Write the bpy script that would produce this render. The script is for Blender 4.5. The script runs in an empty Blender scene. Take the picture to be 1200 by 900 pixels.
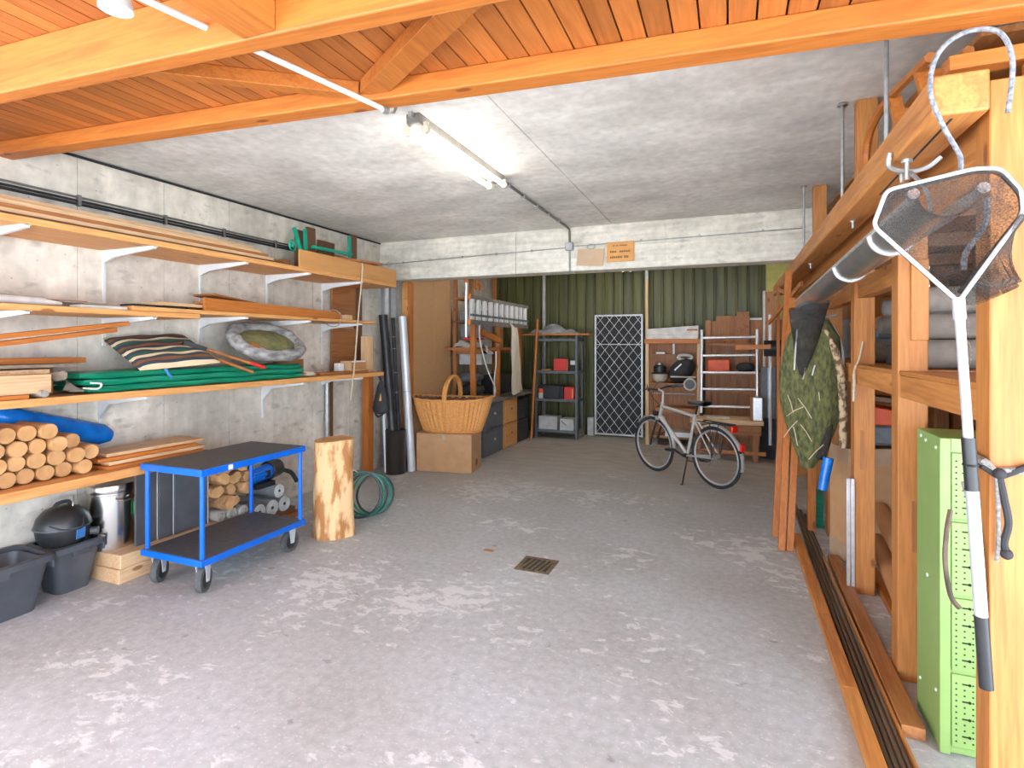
import bpy, bmesh, math, random
from mathutils import Vector, Matrix
random.seed(7)
SC = bpy.context.scene
COL = SC.collection
R = math.radians

# ------------------------------------------------------------------ camera
cam_d = bpy.data.cameras.new('camera')
cam_d.sensor_width = 36.0
cam_d.lens = 640.0 / 1200.0 * 36.0
cam_d.shift_y = -46.0 / 1200.0
cam_d.clip_start = 0.05
cam = bpy.data.objects.new('camera', cam_d)
cam.location = (0, 0, 1.6)
cam.rotation_euler = (R(90), 0, R(21.724))
COL.objects.link(cam)
SC.camera = cam

# ------------------------------------------------------------------ sky, sun, exposure
wd = bpy.data.worlds.new('sky'); SC.world = wd; wd.use_nodes = True
bg = wd.node_tree.nodes['Background']
bg.inputs[0].default_value = (0.70, 0.84, 1.0, 1)
bg.inputs[1].default_value = 3.3
sd = bpy.data.lights.new('sun', 'SUN'); sd.energy = 13.0; sd.angle = R(1.0); sd.color = (1, .97, .93)
so = bpy.data.objects.new('sun', sd); so.rotation_euler = (R(24), R(6), 0); so.location = (0, -6, 12)
COL.objects.link(so)
SC.view_settings.view_transform = 'Standard'
SC.view_settings.look = 'None'
SC.view_settings.gamma = 1.0
SC.view_settings.use_curve_mapping = False
SC.view_settings.exposure = 1.62

# ------------------------------------------------------------------ materials
def _nt(name):
    m = bpy.data.materials.new(name); m.use_nodes = True
    nt = m.node_tree; b = nt.nodes['Principled BSDF']
    return m, nt, b
def _n(nt, t, **k):
    n = nt.nodes.new(t)
    for a, v in k.items(): setattr(n, a, v)
    return n
def _coord(nt, stretch, rnd=True):
    tc = _n(nt, 'ShaderNodeTexCoord'); mp = _n(nt, 'ShaderNodeMapping')
    mp.inputs['Scale'].default_value = stretch
    nt.links.new(tc.outputs['Object'], mp.inputs[0])
    oi = _n(nt, 'ShaderNodeObjectInfo')
    if rnd:
        mu = _n(nt, 'ShaderNodeMath', operation='MULTIPLY'); mu.inputs[1].default_value = 37.0
        cx = _n(nt, 'ShaderNodeCombineXYZ')
        nt.links.new(oi.outputs['Random'], mu.inputs[0])
        for i in range(3): nt.links.new(mu.outputs[0], cx.inputs[i])
        nt.links.new(cx.outputs[0], mp.inputs['Location'])
    return mp, oi
def _ramp(nt, stops):
    r = _n(nt, 'ShaderNodeValToRGB'); e = r.color_ramp.elements
    e[0].position, e[0].color = stops[0][0], (*stops[0][1], 1)
    e[1].position, e[1].color = stops[-1][0], (*stops[-1][1], 1)
    for p, c in stops[1:-1]:
        q = e.new(p); q.color = (*c, 1)
    return r
def _mix(nt, fac, a, b, mode='MIX'):
    m = _n(nt, 'ShaderNodeMix', data_type='RGBA', blend_type=mode)
    for s, v in ((m.inputs[0], fac), (m.inputs[6], a), (m.inputs[7], b)):
        if isinstance(v, (int, float)): s.default_value = v
        elif isinstance(v, tuple): s.default_value = (*v, 1)
        else: nt.links.new(v, s)
    return m.outputs[2]
def _jit(nt, col, oi, amt):
    h = _n(nt, 'ShaderNodeHueSaturation')
    mr = _n(nt, 'ShaderNodeMapRange'); mr.inputs[3].default_value = 1 - amt; mr.inputs[4].default_value = 1 + amt
    nt.links.new(oi.outputs['Random'], mr.inputs[0]); nt.links.new(mr.outputs[0], h.inputs['Value'])
    nt.links.new(col, h.inputs['Color'])
    return h.outputs[0]
def _bump(nt, b, hgt, st, dist=.01):
    bp = _n(nt, 'ShaderNodeBump'); bp.inputs['Strength'].default_value = st; bp.inputs['Distance'].default_value = dist
    nt.links.new(hgt, bp.inputs['Height']); nt.links.new(bp.outputs[0], b.inputs['Normal'])
def pm(name, c1, c2=None, scale=8, stretch=(1, 1, 1), rough=.6, metal=0, bump=0, jit=0, lo=.35, hi=.65, detail=4, spec=None):
    m, nt, b = _nt(name)
    b.inputs['Roughness'].default_value = rough; b.inputs['Metallic'].default_value = metal
    if spec is not None: b.inputs['Specular IOR Level'].default_value = spec
    if c2 is None: c2 = tuple(x * .86 for x in c1)
    mp, oi = _coord(nt, stretch)
    no = _n(nt, 'ShaderNodeTexNoise'); no.inputs['Scale'].default_value = scale; no.inputs['Detail'].default_value = detail
    nt.links.new(mp.outputs[0], no.inputs[0])
    r = _ramp(nt, [(lo, c2), (hi, c1)]); nt.links.new(no.outputs[0], r.inputs[0])
    c = r.outputs[0]
    if jit: c = _jit(nt, c, oi, jit)
    nt.links.new(c, b.inputs['Base Color'])
    if bump: _bump(nt, b, no.outputs[0], bump)
    return m
def wood(name, c, axis, dark=.62, jit=.08, rough=.55, ring=9.0, knots=True):
    m, nt, b = _nt(name); b.inputs['Roughness'].default_value = rough
    st = [1, 1, 1]; st[axis] = .07
    mp, oi = _coord(nt, tuple(st))
    no = _n(nt, 'ShaderNodeTexNoise'); no.inputs['Scale'].default_value = ring; no.inputs['Detail'].default_value = 3; no.inputs['Distortion'].default_value = .6
    nt.links.new(mp.outputs[0], no.inputs[0])
    fr = _n(nt, 'ShaderNodeMath', operation='MULTIPLY'); fr.inputs[1].default_value = 24.0
    nt.links.new(no.outputs[0], fr.inputs[0])
    sn = _n(nt, 'ShaderNodeMath', operation='SINE'); nt.links.new(fr.outputs[0], sn.inputs[0])
    mr = _n(nt, 'ShaderNodeMapRange'); mr.inputs[1].default_value = -1; nt.links.new(sn.outputs[0], mr.inputs[0])
    fi = _n(nt, 'ShaderNodeTexNoise'); fi.inputs['Scale'].default_value = 90; fi.inputs['Detail'].default_value = 2
    nt.links.new(mp.outputs[0], fi.inputs[0])
    d = tuple(x * y for x, y in zip(c, (dark + .22, dark + .1, dark)))
    l = tuple(min(1, x * y) for x, y in zip(c, (1.06, 1.12, 1.2)))
    r = _ramp(nt, [(0, c), (.55, l), (1, d)]); nt.links.new(mr.outputs[0], r.inputs[0])
    base = _mix(nt, .62, c, r.outputs[0])
    f2 = _ramp(nt, [(.35, (.82, .80, .78)), (.62, (1.05, 1.05, 1.05))]); nt.links.new(fi.outputs[0], f2.inputs[0])
    base = _mix(nt, .8, base, f2.outputs[0], 'MULTIPLY')
    if knots:
        st2 = [4.2, 4.2, 4.2]; st2[axis] = 1.7
        mp2, _ = _coord(nt, tuple(st2))
        vo = _n(nt, 'ShaderNodeTexVoronoi'); vo.inputs['Scale'].default_value = 1.6
        nt.links.new(mp2.outputs[0], vo.inputs[0])
        k = _ramp(nt, [(.075, (.34, .17, .07)), (.12, (1, 1, 1))]); nt.links.new(vo.outputs['Distance'], k.inputs[0])
        base = _mix(nt, .75, base, k.outputs[0], 'MULTIPLY')
    base = _jit(nt, base, oi, jit)
    nt.links.new(base, b.inputs['Base Color'])
    _bump(nt, b, fi.outputs[0], .12, .004)
    return m
def concrete(name, c, pits=.5, boards=None, streak=0.0, grime=.25):
    m, nt, b = _nt(name); b.inputs['Roughness'].default_value = .85
    tc = _n(nt, 'ShaderNodeTexCoord'); oi = _n(nt, 'ShaderNodeObjectInfo')
    geo = _n(nt, 'ShaderNodeNewGeometry')
    def noise(s, d=4, stretch=(1, 1, 1)):
        mp = _n(nt, 'ShaderNodeMapping'); mp.inputs['Scale'].default_value = stretch
        nt.links.new(geo.outputs['Position'], mp.inputs[0])
        n = _n(nt, 'ShaderNodeTexNoise'); n.inputs['Scale'].default_value = s; n.inputs['Detail'].default_value = d
        nt.links.new(mp.outputs[0], n.inputs[0]); return n.outputs[0]
    n1 = noise(1.6, 6); n2 = noise(14, 5)
    r1 = _ramp(nt, [(.3, tuple(x * (1 - grime) for x in c)), (.7, tuple(min(1, x * 1.1) for x in c))]); nt.links.new(n1, r1.inputs[0])
    r2 = _ramp(nt, [(.3, (.80, .79, .78)), (.7, (1.06, 1.06, 1.06))]); nt.links.new(n2, r2.inputs[0])
    col = _mix(nt, .85, r1.outputs[0], r2.outputs[0], 'MULTIPLY')
    if boards:
        n3 = noise(boards[1], 3, boards[0])
        r3 = _ramp(nt, [(.38, (.84, .83, .81)), (.6, (1.04, 1.04, 1.04))]); nt.links.new(n3, r3.inputs[0])
        col = _mix(nt, .75, col, r3.outputs[0], 'MULTIPLY')
    if streak:
        n4 = noise(5.5, 6, (1, 1, 2.2)); r4 = _ramp(nt, [(.60, (1, 1, 1)), (.74, (.38, .37, .35))]); nt.links.new(n4, r4.inputs[0])
        col = _mix(nt, streak, col, r4.outputs[0], 'MULTIPLY')
    vo = _n(nt, 'ShaderNodeTexVoronoi'); vo.inputs['Scale'].default_value = 13
    nt.links.new(geo.outputs['Position'], vo.inputs[0])
    r5 = _ramp(nt, [(.05, (.45, .43, .4)), (.10, (1, 1, 1))]); nt.links.new(vo.outputs['Distance'], r5.inputs[0])
    col = _mix(nt, pits, col, r5.outputs[0], 'MULTIPLY')
    col = _jit(nt, col, oi, .03)
    nt.links.new(col, b.inputs['Base Color'])
    _bump(nt, b, n2, .25, .006)
    return m
def floor_mat():
    m, nt, b = _nt('floor_concrete')
    geo = _n(nt, 'ShaderNodeNewGeometry')
    def noise(s, d=4, stretch=(1, 1, 1), off=0, dist=0):
        mp = _n(nt, 'ShaderNodeMapping'); mp.inputs['Scale'].default_value = stretch; mp.inputs['Location'].default_value = (off, off * .7, 0)
        nt.links.new(geo.outputs['Position'], mp.inputs[0])
        n = _n(nt, 'ShaderNodeTexNoise'); n.inputs['Scale'].default_value = s; n.inputs['Detail'].default_value = d; n.inputs['Distortion'].default_value = dist
        nt.links.new(mp.outputs[0], n.inputs[0]); return n.outputs[0]
    n1 = noise(1.1, 6); n2 = noise(22, 4)
    r1 = _ramp(nt, [(.34, (.41, .42, .415)), (.5, (.455, .475, .485)), (.68, (.505, .535, .56))]); nt.links.new(n1, r1.inputs[0])
    r2 = _ramp(nt, [(.32, (.84, .84, .84)), (.68, (1.07, 1.07, 1.07))]); nt.links.new(n2, r2.inputs[0])
    col = _mix(nt, .9, r1.outputs[0], r2.outputs[0], 'MULTIPLY')
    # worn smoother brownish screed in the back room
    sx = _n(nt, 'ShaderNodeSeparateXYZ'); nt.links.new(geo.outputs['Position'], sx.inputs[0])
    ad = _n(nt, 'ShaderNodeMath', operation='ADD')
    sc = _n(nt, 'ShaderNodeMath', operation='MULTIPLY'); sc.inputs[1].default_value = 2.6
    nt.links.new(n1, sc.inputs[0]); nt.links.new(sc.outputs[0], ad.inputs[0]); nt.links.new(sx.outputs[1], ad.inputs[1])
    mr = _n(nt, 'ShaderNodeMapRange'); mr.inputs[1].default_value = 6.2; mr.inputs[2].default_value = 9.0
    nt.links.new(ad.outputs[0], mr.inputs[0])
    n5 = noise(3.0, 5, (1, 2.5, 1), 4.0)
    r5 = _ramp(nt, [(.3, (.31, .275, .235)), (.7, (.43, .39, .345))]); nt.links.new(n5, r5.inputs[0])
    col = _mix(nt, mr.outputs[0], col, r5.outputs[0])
    # pale lime/paint wear: flaky speckle in loose clusters
    n3 = noise(9.0, 10, (1.0, 1.5, 1), 3.1, .35); n4 = noise(1.0, 4, (1, 1.1, 1), 9.0)
    n3.node.inputs['Roughness'].default_value = .68
    m4 = _n(nt, 'ShaderNodeMapRange'); m4.inputs[1].default_value = .38; m4.inputs[2].default_value = .70; m4.inputs[3].default_value = -.13; m4.inputs[4].default_value = .13
    nt.links.new(n4, m4.inputs[0])
    mu = _n(nt, 'ShaderNodeMath', operation='ADD'); nt.links.new(n3, mu.inputs[0]); nt.links.new(m4.outputs[0], mu.inputs[1])
    r3 = _ramp(nt, [(.56, (0, 0, 0)), (.61, (1, 1, 1))]); nt.links.new(mu.outputs[0], r3.inputs[0])
    n7 = noise(55, 3, (1, 1.6, 1), 5.0); r7 = _ramp(nt, [(.60, (1, 1, 1)), (.68, (1.3, 1.3, 1.3))]); nt.links.new(n7, r7.inputs[0])
    col = _mix(nt, 1.0, col, r7.outputs[0], 'MULTIPLY')
    inv = _n(nt, 'ShaderNodeMath', operation='SUBTRACT'); inv.inputs[0].default_value = 1; nt.links.new(mr.outputs[0], inv.inputs[1])
    m2 = _n(nt, 'ShaderNodeMath', operation='MULTIPLY'); nt.links.new(r3.outputs[0], m2.inputs[0]); nt.links.new(inv.outputs[0], m2.inputs[1])
    m3 = _n(nt, 'ShaderNodeMath', operation='MULTIPLY'); m3.inputs[1].default_value = .52; nt.links.new(m2.outputs[0], m3.inputs[0])
    col = _mix(nt, m3.outputs[0], col, (.80, .81, .82))
    # dark spots
    n6 = noise(6, 8, (1, 1.5, 1), 12); r6 = _ramp(nt, [(.68, (1, 1, 1)), (.72, (.55, .53, .50))]); nt.links.new(n6, r6.inputs[0])
    col = _mix(nt, .7, col, r6.outputs[0], 'MULTIPLY')
    nt.links.new(col, b.inputs['Base Color'])
    b.inputs['Roughness'].default_value = .62
    _bump(nt, b, n2, .2, .004)
    return m
def striped(name):
    m, nt, b = _nt(name); b.inputs['Roughness'].default_value = .9
    tc = _n(nt, 'ShaderNodeTexCoord'); sx = _n(nt, 'ShaderNodeSeparateXYZ'); nt.links.new(tc.outputs['Object'], sx.inputs[0])
    mr = _n(nt, 'ShaderNodeMapRange'); mr.inputs[1].default_value = -.27; mr.inputs[2].default_value = .27
    nt.links.new(sx.outputs[0], mr.inputs[0])
    navy, brn, crm, grn = (.035, .05, .075), (.22, .09, .03), (.72, .58, .36), (.03, .10, .07)
    seq = [crm, navy, brn, navy, crm, grn, navy, brn, navy, crm, navy, grn, crm, navy, brn, navy, crm]
    r = _n(nt, 'ShaderNodeValToRGB'); r.color_ramp.interpolation = 'CONSTANT'; e = r.color_ramp.elements
    e[0].position = 0; e[0].color = (*seq[0], 1); e[1].position = 1 / 17; e[1].color = (*seq[1], 1)
    for i in range(2, 17):
        q = e.new(i / 17); q.color = (*seq[i], 1)
    nt.links.new(mr.outputs[0], r.inputs[0]); nt.links.new(r.outputs[0], b.inputs['Base Color'])
    return m
def net_mat(name, c, alpha):
    m, nt, b = _nt(name); b.inputs['Base Color'].default_value = (*c, 1); b.inputs['Roughness'].default_value = .8
    mp, oi = _coord(nt, (1, 1, 1))
    no = _n(nt, 'ShaderNodeTexNoise'); no.inputs['Scale'].default_value = 240; no.inputs['Detail'].default_value = 1
    nt.links.new(mp.outputs[0], no.inputs[0])
    n2 = _n(nt, 'ShaderNodeTexNoise'); n2.inputs['Scale'].default_value = 9; nt.links.new(mp.outputs[0], n2.inputs[0])
    ad = _n(nt, 'ShaderNodeMath', operation='ADD'); nt.links.new(no.outputs[0], ad.inputs[0]); nt.links.new(n2.outputs[0], ad.inputs[1])
    mr = _n(nt, 'ShaderNodeMapRange'); mr.inputs[1].default_value = .75; mr.inputs[2].default_value = 1.25
    mr.inputs[3].default_value = max(0, alpha - .3); mr.inputs[4].default_value = min(1, alpha + .3)
    nt.links.new(ad.outputs[0], mr.inputs[0]); nt.links.new(mr.outputs[0], b.inputs['Alpha'])
    return m
def emit(name, c, s):
    m, nt, b = _nt(name); b.inputs['Base Color'].default_value = (*c, 1)
    b.inputs['Emission Color'].default_value = (*c, 1); b.inputs['Emission Strength'].default_value = s
    return m
def glass(name):
    m, nt, b = _nt(name); b.inputs['Base Color'].default_value = (.95, .98, .97, 1); b.inputs['Roughness'].default_value = .03
    b.inputs['Alpha'].default_value = .18
    return m

OR = (.48, .152, .024)
M = {}
for i, a in enumerate('xyz'):
    M['or' + a] = wood('orange_timber_' + a, OR, i)
    M['pn' + a] = wood('pale_pine_' + a, (.66, .43, .235), i, dark=.7)
    M['op' + a] = wood('rack_timber_' + a, (.46, .18, .042), i)
    M['br' + a] = wood('brown_timber_' + a, (.38, .15, .045), i, dark=.55)
    M['dk' + a] = wood('dark_brown_wood_' + a, (.16, .075, .035), i)
    M['rd' + a] = wood('rough_orange_timber_' + a, (.56, .23, .06), i, dark=.5)
M['roofb'] = wood('roof_boarding', (.43, .135, .026), 1, jit=.22, knots=False)
M['shelf'] = wood('shelf_board_wood', (.70, .34, .11), 1, dark=.7)
M['deck'] = pm('dark_deck_laminate', (.085, .09, .10), (.06, .063, .07), scale=30, rough=.5)
M['ply'] = pm('plywood', (.66, .33, .11), (.56, .26, .08), scale=3, stretch=(3, .5, 3), rough=.6, jit=.05)
M['chip'] = pm('particle_board', (.56, .32, .145), (.49, .27, .115), scale=60, rough=.7, jit=.04)
M['conc'] = concrete('wall_concrete', (.80, .74, .64), .7, ((1, 3, .8), 2.2), .6)
M['ceilc'] = concrete('ceiling_concrete', (.84, .82, .76), .25, ((.8, 1.6, 1), 1.8), .1, .15)
M['beamc'] = concrete('beam_concrete', (.86, .81, .70), .6, ((.5, 1, 5), 4.0), .6)
M['colc'] = concrete('column_concrete', (.38, .38, .37), .5, ((6, 6, .35), 4.0), .3)
M['floor'] = floor_mat()
M['ground'] = concrete('forecourt_concrete', (.60, .61, .62), .3)
M['white'] = pm('white_enamel', (.74, .75, .75), (.68, .69, .69), scale=12, rough=.35)
M['alu'] = pm('aluminium', (.80, .81, .82), (.68, .69, .70), scale=30, rough=.35, metal=.75)
M['steel'] = pm('stainless_steel', (.72, .71, .68), (.62, .61, .58), scale=6, stretch=(1, 1, .1), rough=.22, metal=1)
M['zinc'] = pm('zinc_sheet', (.66, .67, .68), (.50, .51, .52), scale=5, rough=.28, metal=.95)
M['silv'] = pm('silver_paper', (.62, .63, .65), (.54, .55, .57), scale=5, rough=.4, metal=.25)
M['polew'] = pm('pale_aluminium_pole', (.50, .51, .53), (.44, .45, .47), scale=6, rough=.3, metal=.2)
M['galv'] = pm('galvanised_steel', (.48, .48, .47), (.36, .36, .35), scale=25, rough=.45, metal=.7)
M['dgrey'] = pm('dark_grey_steel', (.11, .125, .14), (.085, .095, .105), scale=20, rough=.45)
M['lampg'] = pm('grey_lamp_housing', (.20, .18, .16), (.15, .135, .12), scale=9, rough=.5)
M['blue'] = pm('blue_enamel', (.0, .13, .66), (.0, .115, .58), scale=9, rough=.3)
M['bluep'] = pm('blue_plastic', (.0, .20, .72), (.0, .13, .55), scale=14, rough=.25)
M['black'] = pm('black_plastic', (.022, .023, .025), (.015, .016, .017), scale=12, rough=.4)
M['blackm'] = pm('matt_black', (.03, .03, .032), (.018, .018, .02), scale=12, rough=.75)
M['bin'] = pm('black_waste_bin', (.030, .029, .025), (.022, .021, .018), scale=9, rough=.3)
M['tub'] = pm('charcoal_plastic', (.085, .092, .105), (.06, .065, .075), scale=7, rough=.45)
M['rubber'] = pm('rubber', (.035, .035, .038), (.02, .02, .022), scale=30, rough=.8)
M['rubberg'] = pm('grey_rubber', (.10, .10, .10), (.07, .07, .07), scale=30, rough=.8)
M['panel'] = pm('grey_laminate_panel', (.085, .09, .10), (.06, .064, .07), scale=5, rough=.5)
M['green'] = pm('olive_green_cladding', (.125, .125, .042), (.07, .073, .026), scale=3, stretch=(6, 6, .25), rough=.5, jit=.14)
M['yell'] = pm('yellow_green_board', (.62, .58, .17), (.52, .48, .14), scale=8, rough=.7)
M['lime'] = pm('lime_green_enamel', (.255, .385, .115), (.225, .345, .10), scale=6, rough=.4)
M['limed'] = pm('dark_slot', (.012, .02, .006), rough=.8)
M['card'] = pm('cardboard', (.50, .285, .14), (.44, .245, .115), scale=10, rough=.8, jit=.05)
M['cardb'] = pm('brown_cardboard_tube', (.46, .22, .085), (.40, .185, .07), scale=10, rough=.7, jit=.06)
M['tape'] = pm('parcel_tape', (.52, .37, .24), (.44, .30, .19), scale=10, rough=.25)
M['wick'] = pm('wicker', (.80, .38, .11), (.52, .21, .05), scale=60, stretch=(1, 1, 3), rough=.55, bump=.5)
M['felt'] = pm('grey_felt', (.36, .33, .28), (.28, .255, .22), scale=18, rough=.95, jit=.08)
M['felts'] = pm('taupe_carpet', (.27, .215, .165), (.20, .16, .12), scale=28, rough=.95, bump=.3)
M['wgrey'] = pm('pale_grey_cloth', (.52, .52, .50), (.40, .40, .39), scale=10, rough=.9)
M['tarp'] = pm('green_tarpaulin', (.0, .25, .135), (.0, .17, .09), scale=14, stretch=(1, .3, 3), rough=.4, bump=.3)
M['tarpd'] = pm('grey_tarpaulin', (.26, .27, .28), (.17, .175, .18), scale=9, rough=.7)
M['furg'] = pm('grey_plush', (.40, .385, .37), (.15, .145, .14), scale=22, stretch=(1, .4, 1), rough=.95, bump=.6)
M['moss'] = pm('moss_green_fabric', (.24, .23, .10), (.15, .15, .06), scale=18, rough=.95, bump=.4)
M['stripe'] = striped('striped_cushion_fabric')
M['red'] = pm('red_paint', (.62, .02, .015), (.52, .015, .012), scale=9, rough=.45)
M['rorg'] = pm('orange_red_plastic', (.75, .10, .02), (.62, .07, .015), scale=9, rough=.5)
M['orng'] = pm('orange_plastic', (.85, .22, .02), rough=.4)
M['cream'] = pm('cream_canvas', (.62, .55, .43), (.50, .44, .34), scale=7, stretch=(3, 3, .5), rough=.9)
M['whitec'] = pm('white_cloth', (.68, .66, .62), (.52, .50, .47), scale=10, rough=.9)
M['turq'] = pm('turquoise_enamel', (.0, .36, .23), (.0, .30, .19), scale=10, rough=.4)
M['bark'] = pm('debarked_log', (.74, .48, .24), (.40, .17, .05), scale=9, stretch=(1.5, 1.5, .5), rough=.8, bump=.6, lo=.43, hi=.55, detail=9)
M['birch'] = pm('firewood_bark', (.50, .27, .12), (.26, .12, .05), scale=14, rough=.85, bump=.5, jit=.15)
M['cut'] = pm('cut_log_end', (.60, .34, .145), (.46, .235, .085), scale=10, rough=.75, jit=.1)
M['post'] = pm('peeled_round_post', (.56, .31, .13), (.38, .19, .07), scale=6, stretch=(.3, 1, 1), rough=.65, jit=.08)
M['camo'] = pm('olive_mesh_sack', (.135, .14, .045), (.045, .05, .018), scale=30, stretch=(1.6, 1.6, .6), rough=.9, bump=.7)
M['camob'] = pm('bark_pattern_band', (.50, .36, .22), (.12, .075, .035), scale=34, stretch=(1, 1, .6), rough=.9, lo=.44, hi=.56)
M['netb'] = net_mat('black_netting', (.022, .018, .015), .58)
M['netd'] = net_mat('dense_black_netting', (.025, .022, .02), .78)
M['rope'] = pm('grey_blue_rope', (.30, .31, .33), (.11, .125, .15), scale=90, rough=.9)
M['ropeg'] = pm('grey_rope', (.30, .28, .25), (.15, .14, .125), scale=90, rough=.9)
M['cord'] = pm('beige_cord', (.55, .46, .33), (.45, .37, .26), scale=40, rough=.9)
M['pipe'] = pm('rusty_steel_pipe', (.19, .13, .09), (.09, .062, .045), scale=12, stretch=(1, .1, 1), rough=.5, metal=.4)
M['hose'] = pm('dark_hose', (.03, .055, .06), (.02, .035, .04), scale=20, rough=.4)
M['hoseg'] = pm('green_hose', (.02, .22, .14), (.015, .16, .10), scale=20, rough=.4)
M['tube'] = emit('fluorescent_tube', (1, .95, .86), 5.5)
M['glass'] = glass('window_glass')
M['papr'] = pm('tan_paper', (.60, .42, .27), (.55, .38, .24), scale=8, rough=.8)
M['sign'] = pm('orange_board', (.72, .35, .10), (.66, .31, .085), scale=8, rough=.6)
M['ink'] = pm('brown_print', (.20, .08, .02), rough=.7)
M['lens'] = pm('red_reflector', (.80, .02, .01), (.7, .015, .01), rough=.2)
M['silver'] = pm('silver_frame_paint', (.70, .69, .66), (.64, .63, .60), scale=14, rough=.3, metal=.5)
M['drain'] = pm('rusty_drain_iron', (.20, .15, .085), (.10, .075, .045), scale=40, rough=.75)
M['labelb'] = pm('blue_label', (.05, .20, .50), rough=.4)
M['labelg'] = pm('green_label', (.05, .35, .12), rough=.4)

# ------------------------------------------------------------------ mesh helpers
V = Vector
class MB:
    def __init__(s): s.v = []; s.f = []
    def _add(s, vs, fs):
        o = len(s.v); s.v += [V(p) for p in vs]; s.f += [tuple(i + o for i in f) for f in fs]; return s
    def box(s, x0, x1, y0, y1, z0, z1):
        vs = [(x, y, z) for z in (z0, z1) for y in (y0, y1) for x in (x0, x1)]
        return s._add(vs, [(0, 2, 3, 1), (4, 5, 7, 6), (0, 1, 5, 4), (2, 6, 7, 3), (0, 4, 6, 2), (1, 3, 7, 5)])
    def hexa(s, b, t):
        return s._add(list(b) + list(t), [(3, 2, 1, 0), (4, 5, 6, 7), (0, 1, 5, 4), (1, 2, 6, 5), (2, 3, 7, 6), (3, 0, 4, 7)])
    def bar(s, p0, p1, w, h, up=(0, 0, 1)):
        p0, p1 = V(p0), V(p1); d = (p1 - p0).normalized(); u = V(up)
        sd = d.cross(u)
        if sd.length < 1e-4: sd = d.cross(V((0, 1, 0)))
        sd.normalize(); u = sd.cross(d).normalized()
        a = sd * w / 2; b = u * h / 2
        return s.hexa([p0 - a - b, p0 + a - b, p0 + a + b, p0 - a + b], [p1 - a - b, p1 + a - b, p1 + a + b, p1 - a + b])
    def cyl(s, p0, p1, r, r2=None, n=12, caps=True):
        p0, p1 = V(p0), V(p1); r2 = r if r2 is None else r2
        d = (p1 - p0).normalized(); a = d.orthogonal().normalized(); b = d.cross(a)
        vs = []
        for p, q in ((p0, r), (p1, r2)):
            for i in range(n):
                t = 2 * math.pi * i / n; vs.append(p + (a * math.cos(t) + b * math.sin(t)) * q)
        fs = [(i, (i + 1) % n, n + (i + 1) % n, n + i) for i in range(n)]
        if caps: fs += [tuple(reversed(range(n))), tuple(range(n, 2 * n))]
        return s._add(vs, fs)
    def tube(s, pts, r, n=8, closed=False):
        P = [V(p) for p in pts]; k = len(P); rs = r if isinstance(r, (list, tuple)) else [r] * k
        vs = []; a = None
        for i in range(k):
            if closed: d = P[(i + 1) % k] - P[i - 1]
            else: d = P[min(i + 1, k - 1)] - P[max(i - 1, 0)]
            d.normalize()
            if a is None: a = d.orthogonal().normalized()
            else:
                a = a - d * a.dot(d)
                a = a.normalized() if a.length > 1e-5 else d.orthogonal().normalized()
            b = d.cross(a)
            for j in range(n):
                t = 2 * math.pi * j / n; vs.append(P[i] + (a * math.cos(t) + b * math.sin(t)) * rs[i])
        fs = []
        for i in range(k if closed else k - 1):
            i2 = (i + 1) % k
            for j in range(n): fs.append((i * n + j, i * n + (j + 1) % n, i2 * n + (j + 1) % n, i2 * n + j))
        if not closed: fs += [tuple(reversed(range(n))), tuple(range((k - 1) * n, k * n))]
        return s._add(vs, fs)
    def lathe(s, prof, c=(0, 0, 0), n=24, sx=1, sy=1, cap0=True, cap1=True):
        c = V(c); vs = []
        for r, z in prof:
            for j in range(n):
                t = 2 * math.pi * j / n; vs.append(c + V((r * math.cos(t) * sx, r * math.sin(t) * sy, z)))
        fs = []
        for i in range(len(prof) - 1):
            for j in range(n): fs.append((i * n + j, i * n + (j + 1) % n, (i + 1) * n + (j + 1) % n, (i + 1) * n + j))
        if cap0: fs.append(tuple(reversed(range(n))))
        if cap1: fs.append(tuple(range((len(prof) - 1) * n, len(prof) * n)))
        return s._add(vs, fs)
    def prism(s, poly, vec):
        k = len(poly); vec = V(vec); P = [V(p) for p in poly]
        fs = [tuple(reversed(range(k))), tuple(range(k, 2 * k))] + [(i, (i + 1) % k, k + (i + 1) % k, k + i) for i in range(k)]
        return s._add(P + [p + vec for p in P], fs)
    def grid(s, fn, nu, nv, cu=False, cv=False):
        vs = [fn(i / (nu if cu else nu - 1), j / (nv if cv else nv - 1)) for i in range(nu) for j in range(nv)]
        fs = []
        for i in range(nu if cu else nu - 1):
            for j in range(nv if cv else nv - 1):
                i2, j2 = (i + 1) % nu, (j + 1) % nv
                fs.append((i * nv + j, i2 * nv + j, i2 * nv + j2, i * nv + j2))
        return s._add(vs, fs)
    def sph(s, c, r, n=12, m=8, sc=(1, 1, 1)):
        prof = [(max(1e-4, math.sin(math.pi * i / m)) * r, -math.cos(math.pi * i / m) * r * sc[2]) for i in range(m + 1)]
        return s.lathe(prof, c, n, sc[0], sc[1])
    def ring(s, c, rad, r, axis=(0, 0, 1), n=32, m=8, a0=0, a1=None, e=(1, 1)):
        c = V(c); d = V(axis).normalized(); a = d.orthogonal().normalized() if abs(d.z) > .99 or abs(d.z) < .99 else V((1, 0, 0))
        if abs(d.z) < .9: a = d.cross(V((0, 0, 1))).normalized()
        b = d.cross(a)
        cl = a1 is None; aa = 2 * math.pi if cl else a1 - a0
        k = n if cl else n + 1
        pts = [c + a * math.cos(a0 + aa * i / n) * rad * e[0] + b * math.sin(a0 + aa * i / n) * rad * e[1] for i in range(k)]
        return s.tube(pts, r, m, closed=cl)
    def xf(s, mat, start=0):
        for i in range(start, len(s.v)): s.v[i] = mat @ s.v[i]
        return s

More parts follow.
